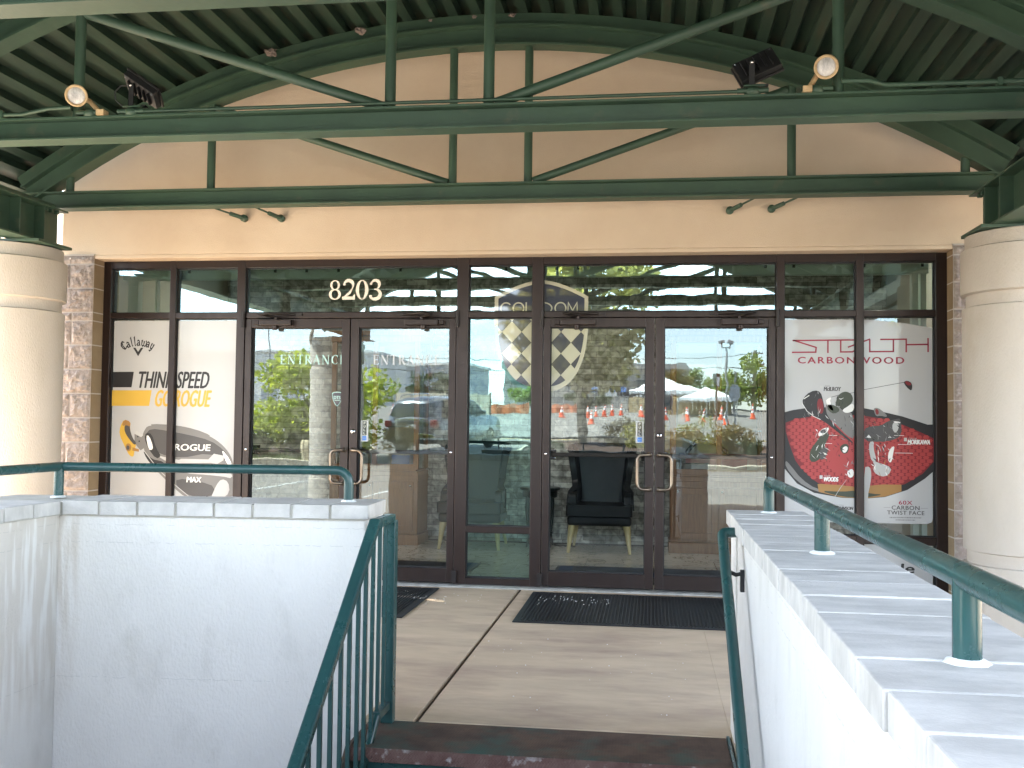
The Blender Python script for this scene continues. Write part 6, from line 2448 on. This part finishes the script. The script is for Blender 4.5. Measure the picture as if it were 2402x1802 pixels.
def board_fence(x0, x1, y, h, mat_, label, slat=0.5, gate=False):
    z = gz(y)
    t = thing('board_fence', ((x0 + x1) / 2, y, z), label, 'fence')
    mb = MB()
    x = x0
    k = 0
    while x < x1 - 0.01:
        w = min(slat, x1 - x)
        mb.box((x + 0.012, y, z), (x + w - 0.012, y + 0.03 + 0.02 * (k % 2), z + h + 0.04 * math.sin(k * 1.7)))
        x += w
        k += 1
    mb.build('boards', mat_, t)
    mb = MB()
    for f in (0.15, 0.85):
        mb.box((x0, y - 0.06, z + h * f - 0.05), (x1, y - 0.005, z + h * f + 0.05))
    mb.build('rail', 'pole_wood', t)
    mb = MB()
    n_ = max(2, int((x1 - x0) / 2.4) + 1)
    for i in range(n_):
        xx = x0 + (x1 - x0) * i / (n_ - 1)
        mb = MB()
        mb.box((xx - 0.06, y - 0.18, z), (xx + 0.06, y - 0.065, z + h + 0.1))
        mb.build('post', 'pole_wood', t)
    return t


board_fence(-15.2, -9.4, -50.6, 1.30, 'fence_pale', 'pale cream board fence mirrored behind the parked car')
board_fence(-1.4, 4.9, -56.0, 1.05, 'fence_wood', 'yellowish wooden board fence mirrored under the tents', 0.3)
t = thing('notice_board', (1.0, -55.7, gz(-55.7)), 'grey framed notice board against the wooden fence under the tents', 'board')
MB().box((0.75, -55.72, gz(-55.7) + 0.25), (1.35, -55.68, gz(-55.7) + 1.25)).build('frame', 'pole_metal', t)
MB().box((0.80, -55.68, gz(-55.7) + 0.30), (1.30, -55.66, gz(-55.7) + 1.2)).build('sheet', 'window_dark', t)
MB().box((0.72, -55.75, gz(-55.7)), (0.78, -55.7, gz(-55.7) + 0.3)).box((1.32, -55.75, gz(-55.7)), (1.38, -55.7, gz(-55.7) + 0.3)).build('leg', 'pole_metal', t)


def tent(cx, cy, hx, hy, he, hp, label):
    z = gz(cy + hy)
    t = thing('marquee_tent', (cx, cy, z), label, 'tent', 'white event tents across the lot')
    ridge = 0.16 * hx
    vs = []
    n = 10
    e = [(cx - hx, cy - hy, z + he), (cx + hx, cy - hy, z + he), (cx + hx, cy + hy, z + he), (cx - hx, cy + hy, z + he)]
    pk = (cx, cy, z + hp)
    mb = MB()
    for i in range(4):
        a, b = Vector(e[i]), Vector(e[(i + 1) % 4])
        rows = []
        for r_ in range(7):
            f = r_ / 6
            sag = -0.10 * math.sin(math.pi * f) * (hp - he)
            row = []
            for c in range(9):
                g = c / 8
                p = a.lerp(b, g).lerp(Vector(pk), f)
                row.append((p.x, p.y, p.z + sag))
            rows.append(row)
        vs = [p for row in rows for p in row]
        mb.add(vs, [(r_ * 9 + c, r_ * 9 + c + 1, (r_ + 1) * 9 + c + 1, (r_ + 1) * 9 + c) for r_ in range(6) for c in range(8)], 0, True)
        # scalloped valance
        m_ = 12
        top, bot = [], []
        for c in range(m_ * 4 + 1):
            p = a.lerp(b, c / (m_ * 4))
            top.append(tuple(p))
            bot.append((p.x, p.y, p.z - 0.16 - 0.07 * abs(math.sin(math.pi * c / 4))))
        k = len(top)
        mb.add(top + bot, [(c, c + 1, k + c + 1, k + c) for c in range(k - 1)])
    mb.build('canopy', 'tent_fabric', t)
    for x, y in ((cx - hx, cy - hy), (cx + hx, cy - hy), (cx + hx, cy + hy), (cx - hx, cy + hy), (cx, cy + hy)):
        MB().tube([(x, y, gz(y)), (x, y, z + he)], 0.035, 8).build('leg', 'pole_metal', t)
    return t


tent(0.9, -59.2, 2.5, 2.0, 1.45, 2.40, 'large white marquee tent mirrored left of the second tent')
tent(3.35, -54.6, 1.75, 1.5, 1.10, 1.80, 'smaller white marquee tent mirrored beneath the parking notice')
t = thing('banner', (0.0, -57.0, 2.9), 'dark blue and white printed banner hung under the large tent', 'banner')
mb = MB().box((-1.35, -57.02, gz(-57) + 0.85), (1.0, -57.0, gz(-57) + 1.25))
mb.build('cloth', 'ink_navy', t)
mb = MB()
for k in range(9):
    mb.box((-1.15 + k * 0.24, -56.998, gz(-57) + 0.93), (-1.15 + k * 0.24 + 0.15, -56.99, gz(-57) + 1.10 + 0.04 * (k % 3)))
mb.build('printed_marks', 'ink_white', t)
for i, (x, y, w, h, mt_, lb) in enumerate(((-3.6, -55.2, 0.8, 0.9, 'ink_navy', 'navy square flag mirrored left of the large tent, leftmost'), (-2.45, -55.2, 0.75, 0.85, 'paper_white', 'white square flag mirrored left of the large tent'), (-1.75, -55.2, 0.7, 0.85, 'ink_navy', 'navy square flag mirrored nearest the large tent'))):
    t = thing('event_flag', (x, y, gz(y)), lb, 'flag', 'square event flags')
    MB().tube([(x, y, gz(y)), (x, y, gz(y) + 2.0)], 0.02, 8).build('pole', 'pole_metal', t)
    MB().box((x - w / 2, y, gz(y) + 2.0 - h), (x + w / 2, y + 0.012, gz(y) + 2.0)).build('cloth', mt_, t)
    MB().box((x - w * 0.2, y + 0.013, gz(y) + 2.0 - h * 0.7), (x + w * 0.2, y + 0.016, gz(y) + 2.0 - h * 0.35)).build('printed_mark', 'ink_blue', t)

for i, (x0, x1, y, h, lb) in enumerate(((-10.3, -7.4, -52.5, 0.62, 'orange mesh barrier mirrored in the middle panel behind two cones'), (-6.6, -4.6, -54.9, 0.6, 'orange mesh barrier mirrored left of the tree trunk'))):
    t = thing('barrier_mesh', ((x0 + x1) / 2, y, gz(y)), lb, 'barrier', 'orange mesh barriers')
    mb = MB()
    n_ = 24
    vs = [(x0 + (x1 - x0) * k / n_, y + 0.03 * math.sin(k), gz(y) + 0.05) for k in range(n_ + 1)] + [(x0 + (x1 - x0) * k / n_, y + 0.03 * math.sin(k), gz(y) + h + 0.06 * math.cos(k * 2 * math.pi / 8)) for k in range(n_ + 1)]
    mb.add(vs, [(k, k + 1, n_ + 2 + k, n_ + 1 + k) for k in range(n_)])
    mb.build('mesh', 'barrier_orange', t, solid=0.02)
    for k in range(3):
        x = x0 + (x1 - x0) * k / 2
        MB().tube([(x, y - 0.05, gz(y)), (x, y - 0.05, gz(y) + h + 0.15)], 0.03, 8).build('stake', 'pole_metal', t)

# trees behind the lot
for i, (x, y, Rx, Rz, zc, mt_, lb) in enumerate((
        (7.0, -63.0, 1.7, 1.9, 2.1, 'leaf_far', 'dense green tree mirrored at the far right behind the utility pole'),
        (5.4, -64.5, 1.3, 1.4, 1.5, 'leaf_far', 'green tree mirrored between parking notice and utility pole'),
        (9.6, -63.5, 2.0, 1.7, 1.8, 'leaf_far', 'green tree mirrored beyond the right end of the lot'),
        (3.6, -70.0, 1.6, 1.5, 1.9, 'leaf_far', 'green tree mirrored above the smaller tent'),
        (1.9, -69.0, 1.2, 1.3, 1.9, 'leaf_autumn', 'yellowing tree mirrored above the large tent'),
        (0.6, -72.0, 1.2, 1.2, 1.7, 'leaf_autumn', 'golden brown tree mirrored just right of the meeting stiles'),
        (-4.6, -66.0, 1.8, 0.7, 0.8, 'leaf_dark', 'low dark tree mirrored behind the square flags'),
        (-9.0, -66.5, 1.4, 0.9, 1.0, 'leaf_far', 'small green tree mirrored right of the pale fence'),
        (-17.5, -70.0, 2.2, 1.4, 1.6, 'leaf_dark', 'dark tree mirrored behind the left end of the pale fence'),
        (14.0, -40.0, 3.0, 3.2, 3.8, 'leaf_bright', 'bright yellow green tree mirrored in the upper right end window'))):
    z = gz(y)
    plant('roadside_tree', (x, y, z), (Rx, 1.2, Rz), zc, 2600 if i < 9 else 3200, 0.24, mt_, lb, 'tree', 'trees beyond the lot', seed=60 + i, trunk=(max(0.5, zc - Rz * 0.6), 0.12), nb=18, rr=0.36, low=0.2)

# buildings in the distance
t = thing('grey_office_building', (-20, -88, 2.4), 'pale grey flat roofed office building with a red sign, mirrored far off', 'building')
MB().box((-23.0, -94, 2.0), (-16.6, -84, 6.6)).build('walls', 'building_grey', t)
MB().box((-23.2, -94.2, 6.6), (-16.4, -83.8, 6.85)).build('parapet', 'building_white', t)
for k in range(4):
    MB().box((-22.6 + k * 1.5, -84.0, 3.0), (-21.5 + k * 1.5, -83.96, 4.4)).build('window', 'window_dark', t)
mb = MB().box((-20.6, -83.97, 5.5), (-20.2, -83.9, 5.95)).box((-20.1, -83.97, 5.65), (-19.0, -83.9, 5.8), 1)
mb.build('sign', ['ink_red', 'ink_navy'], t)
t = thing('white_warehouse', (-40, -92, 2.4), 'long white warehouse mirrored behind the leafy bush', 'building')
MB().box((-60, -110, 2.0), (-27.5, -88, 8.0)).build('walls', 'building_white', t)
MB().box((-60.2, -110.2, 8.0), (-27.3, -87.8, 8.25)).build('parapet', 'building_white', t)
for k in range(6):
    MB().box((-44 + k * 2.6, -88.0, 2.6), (-42.2 + k * 2.6, -87.95, 4.6)).build('dock_door', 'building_grey', t)
t = thing('hillside_building', (0, -145, 2.5), 'broad grey brown building mirrored above the tents', 'building')
MB().box((-22, -165, 2.0), (5.5, -142, 9.4)).build('walls', 'far_roof', t)
MB().prism([(-22.5, 9.4), (6, 9.4), (5.0, 10.4), (-22.5, 10.6)], 'y', -165.5, -141.5).build('roof', 'far_roof', t)
MB().box((-22, -141.95, 7.0), (5.5, -141.9, 7.6)).build('window_band', 'window_dark', t)

# lamp post with two floodlights
t = thing('lamp_post', (3.63, -41.85, gz(-41.85)), 'tall parking lot lamp post with twin floodlights mirrored at right', 'lamp post')
lz = gz(-41.85)
MB().tube([(3.63, -41.85, lz), (3.63, -41.85, 5.05)], 0.055, 10, r_end=0.045).build('pole', 'pole_metal', t)
MB().tube([(3.42, -41.85, 5.3), (3.46, -41.85, 5.08), (3.80, -41.85, 5.08), (3.84, -41.85, 5.3)], 0.03, 8).build('bracket', 'pole_metal', t)
for s in (-1, 1):
    MB().box((3.63 + s * 0.20 - 0.14, -42.0, 5.28), (3.63 + s * 0.20 + 0.14, -41.7, 5.46), 0, Matrix.Rotation(s * 0.35, 3, 'Y')).build('lamp_head', 'pole_metal', t, bevel=0.03)

# utility poles and their wires
def upole(x, y, h, arms, label):
    z = gz(y)
    t = thing('utility_pole', (x, y, z), label, 'utility pole', 'utility poles and wires')
    MB().tube([(x, y, z), (x, y, z + h)], 0.14, 12, r_end=0.10).build('pole', 'pole_wood', t)
    for (dz, w) in arms:
        a = MB().box((x - w, y + 0.10, z + dz - 0.05), (x + w, y + 0.18, z + dz + 0.05)).build('cross_arm', 'pole_wood', t)
        for k in (-0.9, -0.45, 0.45, 0.9):
            MB().lathe([(0.0, 0), (0.035, 0.0), (0.045, 0.06), (0.02, 0.13), (0, 0.13)], (x + w * k, y + 0.14, z + dz + 0.05), 8).build('insulator', 'chrome', a)
    return t


upole(7.46, -66.85, 4.35, [(4.1, 0.5), (3.3, 0.65)], 'wooden utility pole with two cross arms mirrored at the far right')
t = thing('transformer_banner', (7.6, -66.4, 4.2), 'pair of white panels on the utility pole mirrored at right', 'panel')
MB().box((7.0, -66.6, 3.75), (7.35, -66.55, 4.35)).box((7.6, -66.6, 3.8), (8.1, -66.55, 4.45)).build('panel', 'paper_white', t)
upole(-19.2, -47.0, 7.6, [(7.2, 0.9), (6.5, 0.9)], 'stout wooden utility pole mirrored above the leafy bush')
t = thing('flag_pole', (-23.7, -51.85, gz(-51.85)), 'thin grey pole mirrored at the far left above the bush', 'pole')
MB().tube([(-23.7, -51.85, gz(-51.85)), (-23.7, -51.85, 8.6)], 0.06, 8, r_end=0.04).build('shaft', 'pole_metal', t)
for i, (a, b, lb) in enumerate((((7.0, -66.7, 6.45), (-40, -66.7, 7.2), 'highest overhead wire mirrored across the right doors'), ((7.0, -66.7, 5.62), (-40, -66.7, 6.3), 'lower overhead wire mirrored across the right doors'), ((8.3, -66.7, 6.45), (60, -66.7, 7.6), 'overhead wire mirrored running off to the right'),
                               ((-60, -36, 10.2), (60, -36, 9.4), 'overhead wire mirrored across the transom windows, upper'), ((-60, -36, 8.6), (60, -36, 8.2), 'overhead wire mirrored across the transom windows, lower'))):
    a, b = Vector(a), Vector(b)
    pts = [a.lerp(b, k / 24) + Vector((0, 0, -(1 - (2 * k / 24 - 1) ** 2) * 0.7)) for k in range(25)]
    o = MB().tube(pts, 0.022, 6).build('overhead_wire', 'black_metal')
    setp(o, lb, 'wire', 'utility wires over the lot')
